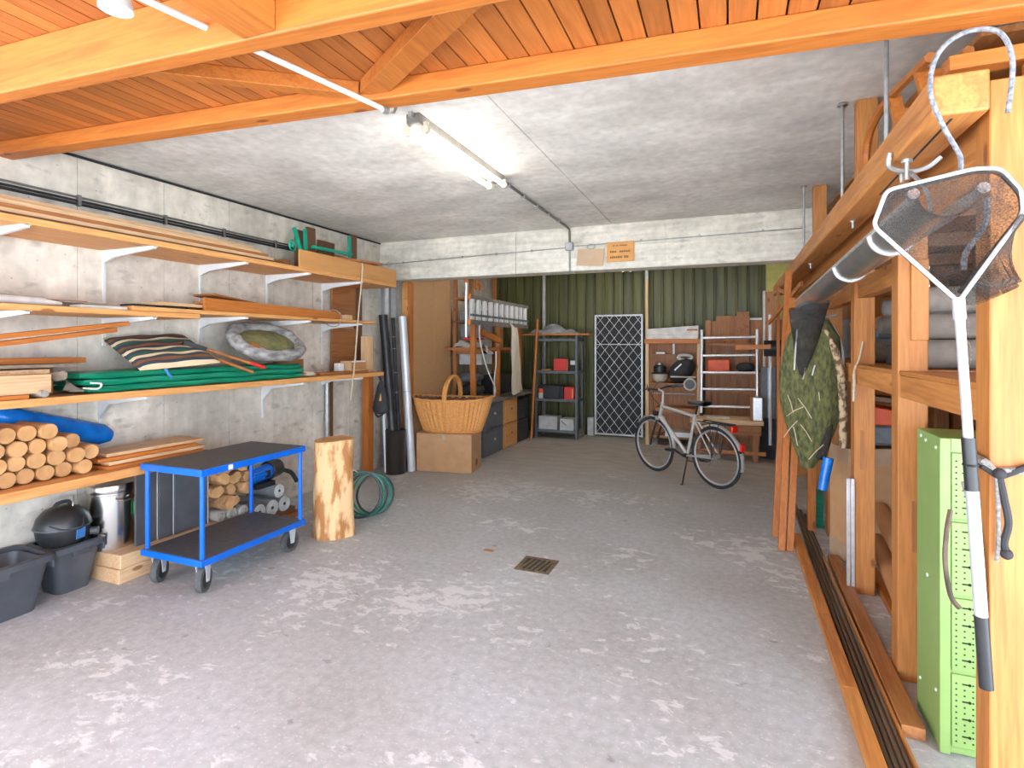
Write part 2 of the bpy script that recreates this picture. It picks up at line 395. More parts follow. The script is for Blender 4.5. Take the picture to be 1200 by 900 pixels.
WO = {}
def _mesh(mb, name, off, mat, smooth=True):
    me = bpy.data.meshes.new(name)
    me.from_pydata([tuple(p - off) for p in mb.v], [], mb.f)
    bm = bmesh.new(); bm.from_mesh(me); bmesh.ops.recalc_face_normals(bm, faces=bm.faces); bm.to_mesh(me); bm.free()
    if smooth:
        me.shade_smooth(); me.set_sharp_from_angle(angle=R(38))
    me.materials.append(M[mat] if isinstance(mat, str) else mat)
    return me
def _bev(o, bev):
    if bev:
        b = o.modifiers.new('bevel', 'BEVEL'); b.width = bev; b.segments = 2; b.limit_method = 'ANGLE'; b.angle_limit = R(40)
def part(mb, name, mat, parent, bev=0, label=None):
    off = WO[parent.name]
    o = bpy.data.objects.new(name, _mesh(mb, name, off, mat)); COL.objects.link(o); o.parent = parent
    WO[o.name] = off; _bev(o, bev)
    if label: o['label'] = label
    return o
def T(name, label, cat, loc=(0, 0, 0), group=None):
    o = bpy.data.objects.new(name, None); o.empty_display_size = .1; COL.objects.link(o); o.location = loc
    WO[o.name] = V(loc); o['label'] = label; o['category'] = cat
    if group: o['group'] = group
    return o
def base(mb):
    lo = [min(p[i] for p in mb.v) for i in range(3)]; hi = [max(p[i] for p in mb.v) for i in range(3)]
    return V(((lo[0] + hi[0]) / 2, (lo[1] + hi[1]) / 2, lo[2]))
def one(mb, name, mat, label, cat, group=None, bev=0):
    off = base(mb)
    o = bpy.data.objects.new(name, _mesh(mb, name, off, mat)); COL.objects.link(o); o.location = off
    WO[o.name] = off; _bev(o, bev); o['label'] = label; o['category'] = cat
    if group: o['group'] = group
    return o
def struct(mb, name, mat, label=None, cat=None, bev=0):
    off = base(mb)
    o = bpy.data.objects.new(name, _mesh(mb, name, off, mat)); COL.objects.link(o); o.location = off
    WO[o.name] = off; _bev(o, bev); o['kind'] = 'structure'
    if label: o['label'] = label
    if cat: o['category'] = cat
    return o
def inst(src, name, loc, parent=None):
    o = src.copy(); o.name = name; COL.objects.link(o); o.location = loc
    if parent: o.parent = parent
    return o
def dup(root, loc, rotz=None, label=None, rot=None):
    r = root.copy(); COL.objects.link(r); r.location = loc
    if rotz is not None: r.rotation_euler = (0, 0, rotz)
    if rot is not None: r.rotation_euler = rot
    if label: r['label'] = label
    for ch in list(root.children):
        c = ch.copy(); COL.objects.link(c); c.parent = r
        for g in list(ch.children):
            d = g.copy(); COL.objects.link(d); d.parent = c
    return r
def B(*a): return MB().box(*a)
def bez(pts, n=8):
    P = [V(p) for p in pts]; out = []
    for i in range(len(P) - 1):
        p0 = P[max(i - 1, 0)]; p1 = P[i]; p2 = P[i + 1]; p3 = P[min(i + 2, len(P) - 1)]
        for k in range(n):
            t = k / n
            out.append(.5 * ((2 * p1) + (p2 - p0) * t + (2 * p0 - 5 * p1 + 4 * p2 - p3) * t * t + (3 * p1 - p0 - 3 * p2 + p3) * t ** 3))
    out.append(P[-1]); return out

# ------------------------------------------------------------------ setting
struct(B(-4.6, 2.2, .3, 9.8, -.15, 0), 'floor', 'floor', 'worn grey concrete garage floor with pale patches', 'floor')
struct(B(-16, 14, -22, .3, -.15, -.002), 'floor_forecourt', 'ground', 'sunlit concrete forecourt outside the garage', 'floor')

# left wall: backing with cast panels, recessed joints
wl = struct(B(-4.45, -4.256, .3, 9.8, 0, 2.93), 'wall_left', 'conc', 'raw concrete left wall with formwork joints', 'wall')
ys = [.3, .9, 1.3, 1.82, 2.43, 3.06, 3.68, 4.20, 4.76, 5.36, 6.0, 7.2, 8.4, 9.6]
zs = [0, .94, 1.92, 2.93]
for i in range(len(ys) - 1):
    for j in range(3):
        part(B(-4.256, -4.25 + random.uniform(0, .002), ys[i] + .002, ys[i + 1] - .002, zs[j] + .002, zs[j + 1] - .002), 'concrete_panel', 'conc', wl)
# concrete ceiling slab with joints
ce = struct(B(-4.45, 2.15, 2.1, 9.8, 2.938, 3.1), 'ceiling', 'ceilc', 'grey cast concrete ceiling slab', 'ceiling')
xs = [-4.25, -3.65, -1.2, 1.25, 1.95]
for i in range(4):
    part(B(xs[i] + .004, xs[i + 1] - .004, 2.1, 6.0, 2.93, 2.938), 'ceiling_panel', 'ceilc', ce)
    part(B(xs[i] + .004, xs[i + 1] - .004, 6.25, 9.6, 2.93, 2.938), 'ceiling_panel', 'ceilc', ce)
# lintel beam
li = struct(B(-4.25, 1.95, 6.008, 6.25, 2.435, 2.935), 'wall_lintel', 'beamc', 'pale concrete beam spanning the garage under the ceiling', 'beam')
xs = [-4.25, -2.34, -.63, .9, 1.95]; zs = [2.435, 2.69, 2.93]
for i in range(4):
    for j in range(2):
        part(B(xs[i] + .003, xs[i + 1] - .003, 6.0 - random.uniform(0, .004), 6.01, zs[j] + .0025, zs[j + 1] - .0025), 'cast_panel', 'beamc', li)
co = struct(B(-4.25, -4.02, 6.02, 6.16, 0, 2.435), 'wall_pier', 'colc', 'grey concrete pier beside the chipboard cupboard', 'pier')
for k in range(3):
    part(B(-4.248 + k * .076, -4.178 + k * .076, 6.012, 6.022, 0, 2.433), 'board_mark', 'colc', co)
# back wall: green ribbed cladding
wb = struct(B(-4.45, 2.15, 9.64, 9.8, 0, 2.93), 'wall_back', 'green', 'dark olive green ribbed metal back wall', 'wall')
m = MB().prism([(-.083, 9.64, 0), (-.083, 9.628, 0), (-.060, 9.62, 0), (.045, 9.62, 0), (.062, 9.595, 0), (.078, 9.595, 0), (.083, 9.64, 0)], (0, 0, 2.93))
x = -4.17; g0 = None
while x < .5:
    if g0 is None:
        for p in m.v: p.x += x
        g0 = part(m, 'cladding_panel', 'green', wb); gx = x
    else:
        inst(g0, 'cladding_panel', (x - gx, 0, 0), wb)
    x += .1685
yb = struct(B(.54, .98, 9.58, 9.64, 2.0, 2.93), 'wall_back_panel', 'yell', 'yellow green board at the right end of the back wall', 'panel')
struct(B(.54, .98, 9.58, 9.64, 0, 1.998).box(.982, 1.95, 9.58, 9.64, 0, 2.93), 'wall_back_boards', 'brz', 'brown boarding at the right end of the back wall', 'wall')
# right wall: upright boards behind the rack, with an added, unseen window to light the back room
wr = struct(B(1.97, 2.1, 1.9, 6.7, 0, 2.93).box(1.97, 2.1, 7.8, 9.8, 0, 2.93).box(1.97, 2.1, 6.7, 7.8, 0, 1.9).box(1.97, 2.1, 6.7, 7.8, 2.75, 2.93), 'wall_right', 'brz', 'brown timber boarded right wall behind the rack', 'wall')
y = 1.9; s0 = None
while y < 6.5:
    if s0 is None: s0 = part(B(1.945, 1.97, y + .002, y + .148, 0, 2.93), 'wall_board', 'brz', wr)
    else: inst(s0, 'wall_board', (0, y - 1.9, 0), wr)
    y += .15
w1 = T('added_window', 'added white framed window, unseen behind the rack, for fill light', 'window', (1.99, 7.25, 1.9)); w1['kind'] = 'structure'
f = MB()
for a in ((6.7, 6.76, 1.9, 2.75), (7.74, 7.8, 1.9, 2.75), (6.76, 7.74, 1.9, 1.96), (6.76, 7.74, 2.69, 2.75), (7.23, 7.27, 1.96, 2.69)): f.box(1.96, 2.03, *a)
part(f, 'window_frame', 'white', w1)
for a in ((6.76, 7.23), (7.27, 7.74)): part(B(1.992, 1.998, a[0], a[1], 1.96, 2.69), 'pane', 'glass', w1)

# carport roof in front: boards along the depth, sloping down to the right
SL = -.0443
def roofz(x): return 2.86 + SL * (x + 4.25)
rf = struct(MB().bar((-4.5, -.6, roofz(-4.5) + .045), (2.2, -.6, roofz(2.2) + .045), 5.4, .04, (0, 0, 1)), 'ceiling_carport', 'dky', 'orange boarded timber carport roof', 'ceiling')  # runs on unseen behind the camera, lengthened to dim the foreground light
b0 = None; x = -4.45
while x < 2.1:
    a = math.atan(SL)
    if b0 is None:
        mb = B(-.0405, .0405, -3.2, 2.08, 0, .022); mb.xf(Matrix.Translation((x, 0, roofz(x))) @ Matrix.Rotation(-a, 4, 'Y')); b0 = part(mb, 'roof_board', 'roofb', rf); bx0 = x
    else: inst(b0, 'roof_board', (x - bx0, 0, roofz(x) - roofz(bx0)), rf)
    x += .088
def rbeam(name, y0, y1, x0, x1, hgt, mat, label, up=0):
    mb = MB(); z = lambda x: roofz(x) - up
    mb.hexa([(x0, y0, z(x0) - hgt), (x1, y0, z(x1) - hgt), (x1, y1, z(x1) - hgt), (x0, y1, z(x0) - hgt)],
            [(x0, y0, z(x0)), (x1, y0, z(x1)), (x1, y1, z(x1)), (x0, y1, z(x0))])
    return struct(mb, name, mat, label, 'beam', .006)
rbeam('trim_1', 1.96, 2.06, -4.25, 2.1, .082, 'orx', 'orange roof beam against the edge of the concrete ceiling')
rbeam('trim_2', 1.265, 1.335, -4.25, 2.1, .19, 'orx', 'deep orange roof beam nearest the camera')
struct(B(-1.40, -1.27, -.6, 1.265, 2.545, 2.725), 'trim_3', 'ory', 'short orange joist meeting the deep roof beam', 'beam', .005)
mb = MB(); x0, x1 = -4.25, 2.1
mb.hexa([(x0, 2.065, roofz(x0) - .04), (x1, 2.065, roofz(x1) - .04), (x1, 2.095, roofz(x1) - .04), (x0, 2.095, roofz(x0) - .04)], [(x0, 2.065, 3.1), (x1, 2.065, 3.1), (x1, 2.095, 3.1), (x0, 2.095, 3.1)])
struct(mb, 'trim_4', 'dkx')  # added hidden fascia, stops light leaking between carport roof and slab
for (p, q, nm, lb) in (((-1.44, 1.97), (-.50, 1.33), 'trim_5', 'diagonal orange brace under the roof boards, steep one'), ((-1.50, 1.97), (-2.55, 1.33), 'trim_6', 'thin diagonal orange brace under the roof boards, left one')):
    w = .10 if nm == 'trim_5' else .06
    struct(MB().bar((*p, roofz(p[0]) - .03), (*q, roofz(q[0]) - .03), w, .058), nm, 'ory', lb, 'brace', .003)

# ------------------------------------------------------------------ ceiling fittings
def flu(x, y, label):
    t = T('fluorescent_lamp', label, 'lamp', (x, y, 2.82))
    part(B(x - .045, x + .045, y - .635, y + .635, 2.872, 2.93), 'housing', 'lampg', t, .006)
    for s in (-1, 1):
        q = x + s * .062
        part(MB().cyl((q, y - .575, 2.842), (q, y + .575, 2.842), .017, n=14), 'tube', 'tube', t)
        for e in (y - .605, y + .575):
            h = part(MB().cyl((q, e, 2.842), (q, e + .03, 2.842), .024, n=14), 'tube_holder', 'cream', t)
            part(B(q - .012, q + .012, e + .004, e + .026, 2.855, 2.885), 'holder_stem', 'cream', h)
    part(B(x - .01, x + .01, y - .665, y - .635, 2.90, 2.93), 'end_lug', 'galv', t)
    return t
flu(-1.69, 3.335, 'twin tube fluorescent lamp on the concrete ceiling')
flu(-2.6, 7.95, 'left added fill lamp, unseen behind the concrete beam')  # this and the next two: lamps added out of view to brighten the back room
flu(-1.6, 8.6, 'furthest added fill lamp, unseen behind the concrete beam')
flu(-.6, 7.95, 'right added fill lamp, unseen behind the concrete beam')
t = T('conduit', 'dark conduit clipped along the ceiling from lamp to beam', 'conduit', (-1.68, 5, 2.42))
part(MB().tube([(-1.69, 3.97, 2.915), (-1.69, 5.94, 2.915), (-1.685, 5.975, 2.90), (-1.68, 5.98, 2.75)], .012), 'pipe', 'lampg', t)
for y in (4.15, 4.5, 4.85, 5.2, 5.55): part(B(-1.71, -1.67, y, y + .02, 2.898, 2.93), 'clip', 'galv', t)
part(MB().tube([(-1.68, 5.975, 2.66), (-1.68, 5.975, 2.44), (-1.66, 5.96, 2.415), (-1.60, 5.96, 2.41)], .010), 'drop_pipe', 'galv', t)
t = T('junction_box', 'small grey junction box on the concrete beam', 'junction box', (-1.68, 5.97, 2.66))
part(B(-1.725, -1.635, 5.945, 5.995, 2.665, 2.755), 'box', 'galv', t, .006)
part(B(-1.715, -1.645, 5.94, 5.945, 2.675, 2.745), 'lid', 'wgrey', t)
t = T('surface_cable', 'thin grey cable clipped along the front of the concrete beam', 'cable', (-1.8, 5.985, 2.63))
part(MB().tube([(-4.2, 5.985, 2.645), (-1.73, 5.985, 2.70)], .006), 'cable_run', 'galv', t)
part(MB().tube([(-1.63, 5.985, 2.71), (.66, 5.985, 2.735)], .006), 'cable_run', 'galv', t)
for x in (-3.9, -3.5, -3.05, -2.6, -2.15): part(B(x, x + .02, 5.975, 5.998, 2.635 + (x + 4.2) * .022, 2.66 + (x + 4.2) * .022), 'clip', 'galv', t)
for x in (-.9, -.3, .3): part(B(x, x + .02, 5.975, 5.998, 2.705 + (x + 1.63) * .011, 2.73 + (x + 1.63) * .011), 'clip', 'galv', t)
t = T('paper_card', 'blank tan card hanging by a ring from the beam', 'card', (-1.43, 5.97, 2.47))
part(MB().hexa([(-1.60, 5.965, 2.49), (-1.30, 5.965, 2.47), (-1.30, 5.972, 2.47), (-1.60, 5.972, 2.49)], [(-1.58, 5.965, 2.67), (-1.28, 5.965, 2.66), (-1.28, 5.972, 2.66), (-1.58, 5.972, 2.67)]), 'sheet', 'papr', t)
part(MB().ring((-1.43, 5.965, 2.69), .045, .004, (0, 1, 0), 20, 6, e=(1, .6)), 'hanging_ring', 'galv', t)
t = T('notice_board', 'orange notice board with brown lettering on the beam', 'sign', (-1.11, 5.98, 2.51))
part(B(-1.26, -.96, 5.975, 5.992, 2.51, 2.725), 'board', 'sign', t, .003)
def rows(y, z, x0, x1, h, n):
    mb = MB(); w = (x1 - x0) / n
    for k in range(n):
        if random.random() > .12: mb.box(x0 + k * w, x0 + (k + .72) * w, y - .0015, y, z - h / 2, z + h / 2 * random.uniform(.6, 1))
    return mb
for (z, x0, x1, h, n) in ((2.685, -1.19, -1.03, .012, 13), (2.62, -1.22, -1.0, .022, 15), (2.56, -1.22, -1.0, .026, 13)):
    part(rows(5.975, z, x0, x1, h, n), 'lettering', 'ink', t)
# rail hanging under the carport beams
t = T('hanging_rail', 'thin white pole running under the orange roof beams', 'pole', (-1.52, 1.45, 2.62))
part(MB().cyl((-1.68, .75, 2.615), (-1.39, 2.03, 2.625), .011, n=10), 'rod', 'white', t)
part(MB().tube([(-1.39, 2.03, 2.625), (-1.385, 2.06, 2.632), (-1.38, 2.07, 2.66)], .006), 'hook', 'galv', t)
part(MB().cyl((-1.40, 1.99, 2.62), (-1.392, 2.02, 2.625), .016, n=10), 'collar', 'galv', t)
t = T('roof_spotlight', 'small grey spotlight under the carport roof boards', 'spotlight', (-1.66, 1.05, 2.56))
part(MB().lathe([(.012, .09), (.03, .07), (.042, .02), (.045, 0)], (-1.66, 1.05, 2.575), 16), 'shade', 'wgrey', t)
part(MB().cyl((-1.66, 1.05, 2.655), (-1.66, 1.05, roofz(-1.66)), .008, n=8), 'stem', 'galv', t)
# black cable in the ceiling corner and cable bundle on the wall
one(MB().tube([(-4.232, 2.1, 2.915), (-4.232, 5.98, 2.915)], .010), 'corner_cable', 'blackm', 'black cable in the corner between left wall and ceiling', 'cable')
t = T('cable_bundle', 'bundle of black cables clipped to the wall above the top shelf', 'cables', (-4.23, 3.2, 2.58))
for k, z in enumerate((2.585, 2.607, 2.632)):
    part(MB().tube([(-4.232, 1.35, z), (-4.232, 5.9, z)], .010 - k * .001), 'cable', 'blackm' if k < 2 else 'lampg', t)
for y in (2.42, 3.05, 3.6, 4.2, 4.8): part(B(-4.25, -4.218, y, y + .02, 2.572, 2.646), 'clip', 'lampg', t)

# ------------------------------------------------------------------ left wall shelves
XF = -3.70
def bracket(par, y, z, tip, drop, big):
    b = part(B(-4.249, -4.232, y - .009, y + .009, z - drop, z - .001), 'wall_rail', 'white', par)
    h = .16 if big else .07
    part(MB().prism([(-4.232, y - .012, z - .001), (tip, y - .012, z - .001), (tip, y - .012, z - .018), (-4.12, y - .012, z - .055 if not big else z - .07), (-4.232, y - .012, z - h - .02)], (0, .024, 0)), 'bracket_arm', 'white', b)
    part(MB().box(-4.232, tip, y - .022, y + .022, z - .005, z - .001), 'flange', 'white', b)
sh = T('wall_shelf', 'topmost wooden wall shelf holding long planks', 'shelf', (-3.97, 3.4, 1.95))
part(B(-4.248, XF, 1.35, 2.985, 2.285, 2.325), 'shelf_board', 'shelf', sh, .003)
part(B(-4.248, XF - .01, 2.99, 5.57, 2.285, 2.325), 'shelf_board', 'shelf', sh, .003)
for y in (1.86, 2.60, 3.38, 4.11, 4.90): bracket(sh, y, 2.285, XF + .0, .40, False)
sh = T('wall_shelf', 'second wooden wall shelf from the top, with loose boards', 'shelf', (-3.97, 3.3, 1.45))
part(B(-4.248, XF, 1.35, 2.95, 1.795, 1.83), 'shelf_board', 'shelf', sh, .003)
part(B(-4.248, XF - .01, 2.46, 5.16, 1.832, 1.862), 'shelf_board', 'shelf', sh, .003)
for y in (1.86, 2.60): bracket(sh, y, 1.795, XF + .0, .20, False)
for y in (3.38, 4.11, 4.90): bracket(sh, y, 1.832, XF + .0, .45, False)
sh = T('wall_shelf', 'third wooden wall shelf, holding cushion and green tarpaulin', 'shelf', (-3.97, 3.3, .95))
part(B(-4.248, XF, 1.35, 5.30, 1.245, 1.29), 'shelf_board', 'shelf', sh, .003)
for y in (1.40, 2.57, 4.06): bracket(sh, y, 1.245, XF - .02, .36, True)
bracket(sh, 4.90, 1.245, XF, .1, False)
sh = T('wall_shelf', 'lowest wooden wall shelf carrying the round posts', 'shelf', (-3.97, 1.95, .6))
part(B(-4.248, XF, 1.35, 2.60, .72, .78), 'shelf_board', 'shelf', sh, .003)
for y in (1.6, 2.52): bracket(sh, y, .72, -3.9, .11, False)

# --- top shelf: stack of long planks
def plank(a, mat, label, grp=None, name='plank', bev=.002): return one(B(*a), name, mat, label, 'plank', grp, bev)
plank((-3.97, -3.76, 1.4, 3.92, 2.326, 2.348), 'dky', 'dark brown plank at the bottom of the top shelf stack')
plank((-3.96, -3.78, 1.4, 3.74, 2.349, 2.375), 'pny', 'pale plank second from the bottom of the top shelf stack')
plank((-3.97, -3.80, 1.4, 3.70, 2.376, 2.402), 'bry', 'tan plank third from the bottom of the top shelf stack')
plank((-4.00, -3.82, 1.4, 3.64, 2.403, 2.430), 'pny', 'pale plank fourth from the bottom of the top shelf stack')
plank((-4.00, -3.85, 1.4, 3.58, 2.431, 2.458), 'pny', 'pale plank lying on top of the top shelf stack')
plank((-4.17, -4.02, 1.4, 3.72, 2.326, 2.370), 'bry', 'brown plank flat behind the stack on the top shelf')
plank((-4.14, -4.06, 1.4, 3.55, 2.371, 2.500), 'ory', 'orange plank on edge at the back of the top shelf')
plank((-4.13, -3.86, 3.95, 4.02, 2.326, 2.40), 'bry', 'brown board offcut between the planks and the bench legs')
t = T('plywood_upstand', 'plywood board standing along the front of the top shelf', 'board', (-3.72, 4.8, 2.326))
part(B(-3.735, -3.712, 3.99, 5.57, 2.326, 2.49), 'board', 'ply', t, .002)
part(MB().bar((-3.80, 4.52, 2.500), (-3.66, 5.16, 2.502), .10, .020), 'top_batten', 'bry', t)
t = T('garden_bench', 'upturned bench with turquoise frame and dark slats on top shelf', 'bench', (-3.95, 4.6, 2.326))
part(MB().bar((-3.86, 4.24, 2.33), (-3.86, 4.07, 2.72), .03, .025, (1, 0, 0)), 'leg', 'turq', t)
part(MB().bar((-3.92, 4.30, 2.33), (-3.92, 4.28, 2.75), .03, .025, (1, 0, 0)), 'leg', 'turq', t)
part(MB().bar((-3.92, 4.97, 2.33), (-3.92, 4.96, 2.80), .03, .025, (1, 0, 0)), 'leg', 'turq', t)
part(MB().bar((-3.90, 4.36, 2.585), (-3.90, 4.97, 2.60), .03, .03), 'rail', 'turq', t)
part(MB().ring((-3.85, 4.04, 2.545), .05, .009, (1, .2, 0), 20, 6).sph((-3.85, 4.04, 2.545), .02, 8, 6), 'scroll_ornament', 'turq', t)
part(B(-4.06, -4.035, 4.28, 4.40, 2.33, 2.76), 'slat', 'dkz', t, .003)
part(B(-3.97, -3.945, 4.34, 4.46, 2.33, 2.79), 'slat', 'dkz', t, .003)
part(B(-4.16, -4.135, 4.72, 4.98, 2.33, 2.74), 'slat', 'dkz', t, .003)
part(B(-3.97, -3.945, 5.03, 5.13, 2.33, 2.84), 'slat', 'dkz', t, .003)

# --- second shelf
S2 = 1.8635; S2L = 1.8315
plank((-4.20, -3.98, 1.4, 2.44, S2L, S2L + .035), 'bry', 'brown board along the back of the second shelf')
plank((-4.16, -4.00, 1.5, 2.35, S2L + .036, S2L + .06), 'ory', 'orange board lying on the brown board of the second shelf')
mb = MB().tube([(-3.80, 1.40, S2L + .027), (-3.80, 1.95, S2L + .027), (-3.79, 2.08, S2L + .018)], [.027, .026, .010], 12)
one(mb, 'paper_roll', 'whitec', 'white paper roll at the near end of the second shelf', 'roll')
mb = MB()
for k in range(4): mb.box(-3.95 + k * .045, -3.915 + k * .045, 1.9 + k * .07, 2.44 - .02 * k, S2L, S2L + .012 + .004 * k)
one(B(-3.96, -3.86, 2.02, 2.44, S2L, S2L + .03), 'flooring_strip', 'lampg', 'dark flooring strip beside the white roll on second shelf', 'strip')
one(B(-3.855, -3.74, 2.16, 2.44, S2L, S2L + .02), 'flooring_strip', 'whitec', 'pale flooring strip at the front of the second shelf', 'strip')
one(MB().bar((-3.96, 2.05, S2L + .045), (-3.80, 2.42, S2L + .028), .12, .012), 'flooring_strip', 'felts', 'taupe flooring strip lying slanted on the other strips', 'strip')
plank((-4.0, -3.80, 2.52, 2.93, S2, S2 + .02), 'blackm', 'thin black board lying on the second shelf', name='board')
plank((-3.98, -3.78, 2.70, 3.28, S2 + .021, S2 + .045), 'pny', 'short pale board lying over the thin black board')
one(MB().hexa([(-3.74, 3.02, S2), (-3.72, 4.58, S2), (-3.745, 4.58, S2), (-3.765, 3.02, S2)], [(-3.74, 3.02, S2 + .10), (-3.72, 4.58, S2 + .07), (-3.745, 4.58, S2 + .07), (-3.765, 3.02, S2 + .10)]), 'plank', 'ory', 'long orange plank on edge at the front of the second shelf', 'plank', bev=.002)
plank((-4.02, -3.80, 3.1, 4.62, S2, S2 + .03), 'bry', 'brown plank lying behind the edge-on orange plank')
plank((-4.18, -4.03, 3.0, 4.75, S2, S2 + .05), 'ory', 'orange plank lying at the wall on the second shelf')
one(MB().hexa([(-3.80, 3.25, S2 + .075), (-3.80, 4.2, S2 + .055), (-4.15, 4.2, S2 + .055), (-4.15, 3.25, S2 + .075)], [(-3.80, 3.25, S2 + .10), (-3.80, 4.2, S2 + .08), (-4.15, 4.2, S2 + .08), (-4.15, 3.25, S2 + .10)]), 'panel_board', 'ply', 'wide plywood panel on top of the second shelf planks', 'board', bev=.002)
one(MB().hexa([(-3.95, 3.28, S2 + .145), (-3.90, 3.75, S2 + .085), (-4.18, 3.75, S2 + .085), (-4.20, 3.28, S2 + .145)], [(-3.95, 3.28, S2 + .16), (-3.90, 3.75, S2 + .10), (-4.18, 3.75, S2 + .10), (-4.20, 3.28, S2 + .16)]), 'panel_board', 'bry', 'small board propped on the wide plywood panel', 'board')
plank((-3.78, -3.72, 4.66, 4.76, S2, S2 + .05), 'pnx', 'small pale block near the far end of second shelf', name='wood_block')
one(MB().ring((-3.69, 4.42, 1.865), .085, .005, (.5, -1, 0), 24, 6), 'wire_loop', 'ropeg', 'thin wire loop hooked over the front of the second shelf', 'wire')
one(MB().tube(bez([(-3.68, 4.88, 2.48), (-3.675, 4.86, 2.30), (-3.675, 4.80, 1.9), (-3.675, 4.74, 1.4), (-3.68, 4.68, 1.02)]), .008), 'dangling_string', 'cord', 'beige string hanging down in front of the shelves', 'string')

# --- panels and posts behind the far end of the shelves
t = T('plywood_sheet', 'brown plywood panel leaning behind the far end of shelves', 'panel', (-4.2, 5.3, 1.291))
part(B(-4.21, -4.19, 5.0, 5.42, 1.291, 1.794), 'lower_sheet', 'bry', t)
part(B(-4.21, -4.19, 5.0, 5.42, 1.8635, 2.284), 'upper_sheet', 'bry', t)
part(B(-4.215, -4.185, 5.425, 5.54, 1.291, 2.284), 'edge_strip', 'dkz', t)
one(B(-3.94, -3.84, 5.19, 5.29, 1.291, 1.70), 'timber_offcut', 'pnz', 'short pale timber post standing on third shelf end', 'timber', bev=.003)
one(B(-4.16, -4.06, 5.50, 5.60, 0, 1.60), 'timber_post', 'orz', 'orange timber post standing in the left corner', 'post', bev=.003)
t = T('drainpipe', 'pale vertical drainpipe on the left wall under shelves', 'pipe', (-4.2, 4.95, 0))
part(MB().cyl((-4.20, 4.93, 0), (-4.20, 4.93, 1.244), .03, n=14), 'pipe', 'galv', t)
part(B(-4.245, -4.20, 4.98, 5.03, 0, 1.244), 'brown_strip', 'dkz', t)

# --- third shelf
S3 = 1.2915
one(B(-4.22, -3.98, 1.4, 2.14, S3, S3 + .19), 'timber_box', 'bry', 'brown box board at the back left of third shelf', 'board', bev=.003)
plank((-4.20, -3.93, 1.4, 2.30, S3 + .192, S3 + .225), 'ory', 'orange board lying on the brown box board')
plank((-3.955, -3.85, 1.4, 2.05, S3, S3 + .16), 'pnx', 'pale timber beam lying on third shelf behind plywood box')
plank((-3.84, -3.74, 1.4, 2.0, S3 + .025, S3 + .135), 'pny', 'thick pale timber at the front left of third shelf')
plank((-3.83, -3.72, 1.4, 1.88, S3, S3 + .024), 'ory', 'thin orange batten under the thick pale timber')
plank((-3.95, -3.84, 1.4, 2.22, S3 + .17, S3 + .19), 'felts', 'taupe board lying over the pale timber on third shelf')
for dz, y1, dx, lb in ((0, 2.42, .0, 'lower'), (.046, 2.50, -.0, 'upper')):
    one(MB().bar((-3.80 + dx, 1.40, 1.545 + dz), (-3.84 + dx, y1, 1.700 + dz), .06, .028), 'plank', 'ory', lb + ' of the two long boards sloping up on the third shelf', 'plank', bev=.002)
mb = MB()
mb.grid(lambda u, v: V((-3.74 - .10 * v, 2.03 + .13 * u + .03 * math.sin(u * 9 + v * 3), S3 + .004 + .15 * (1 - u) ** .8 * (1 - .15 * v) + .012 * math.sin(u * 14))), 12, 6)
mb.grid(lambda u, v: V((-3.74 - .10 * v, 2.03 + .12 * u, S3 + .002)), 12, 6)
one(mb, 'folded_cloth', 'felts', 'folded taupe cloth beside the green tarpaulin', 'cloth')
one(MB().cyl((-3.92, 1.93, S3 + .022), (-3.71, 1.95, S3 + .022), .021, n=14).cyl((-3.712, 1.95, S3 + .022), (-3.708, 1.95, S3 + .022), .011, n=12), 'carpet_roll', 'felt', 'small grey roll under the taupe cloth on third shelf', 'roll')
# green folded tarpaulin
t = T('folded_tarpaulin', 'long folded green tarpaulin on the third shelf', 'tarpaulin', (-3.93, 3.1, S3))
def slab(x0, x1, y0, y1, z0, z1, r, w=0.0, n=26):
    mb = MB(); pts = []
    def ringp(y):
        a = []
        for k in range(12):
            th = 2 * math.pi * k / 12
            cx, cz = (x0 + x1) / 2, (z0 + z1) / 2
            a.append((cx + (abs(math.cos(th)) ** .35) * math.copysign(1, math.cos(th)) * (x1 - x0) / 2, cz + (abs(math.sin(th)) ** .45) * math.copysign(1, math.sin(th)) * (z1 - z0) / 2))
        return a
    def fn(u, v):
        y = y0 + (y1 - y0) * u
        k = int(round(v * 12)) % 12
        x, z = ringp(y)[k]
        e = min(1, .72 + 14 * min(u, 1 - u))
        zc = (z0 + z1) / 2
        return V((x + w * math.sin(u * 17 + k), y, max(z0, zc + (z - zc) * e + w * math.sin(u * 23 + k * 2))))
    mb.grid(fn, n, 12, cv=True)
    o = len(mb.v) - n * 12
    mb.f.append(tuple(o + i for i in range(12))); mb.f.append(tuple(o + (n - 1) * 12 + i for i in reversed(range(12))))
    return mb
part(slab(-4.10, -3.735, 2.20, 4.05, S3, S3 + .05, .02, .003), 'fold', 'tarp', t)
part(slab(-4.09, -3.725, 2.17, 4.06, S3 + .045, S3 + .095, .02, .003), 'fold', 'tarp', t)
part(slab(-4.09, -3.73, 2.15, 4.04, S3 + .09, S3 + .135, .02, .003), 'fold', 'tarp', t)
part(MB().tube(bez([(-3.72, 2.16, S3 + .04), (-3.715, 2.24, S3 + .03), (-3.715, 2.26, S3 + .06), (-3.72, 2.2, S3 + .07)]), .006), 'tie_cord', 'whitec', t)
TT = S3 + .137
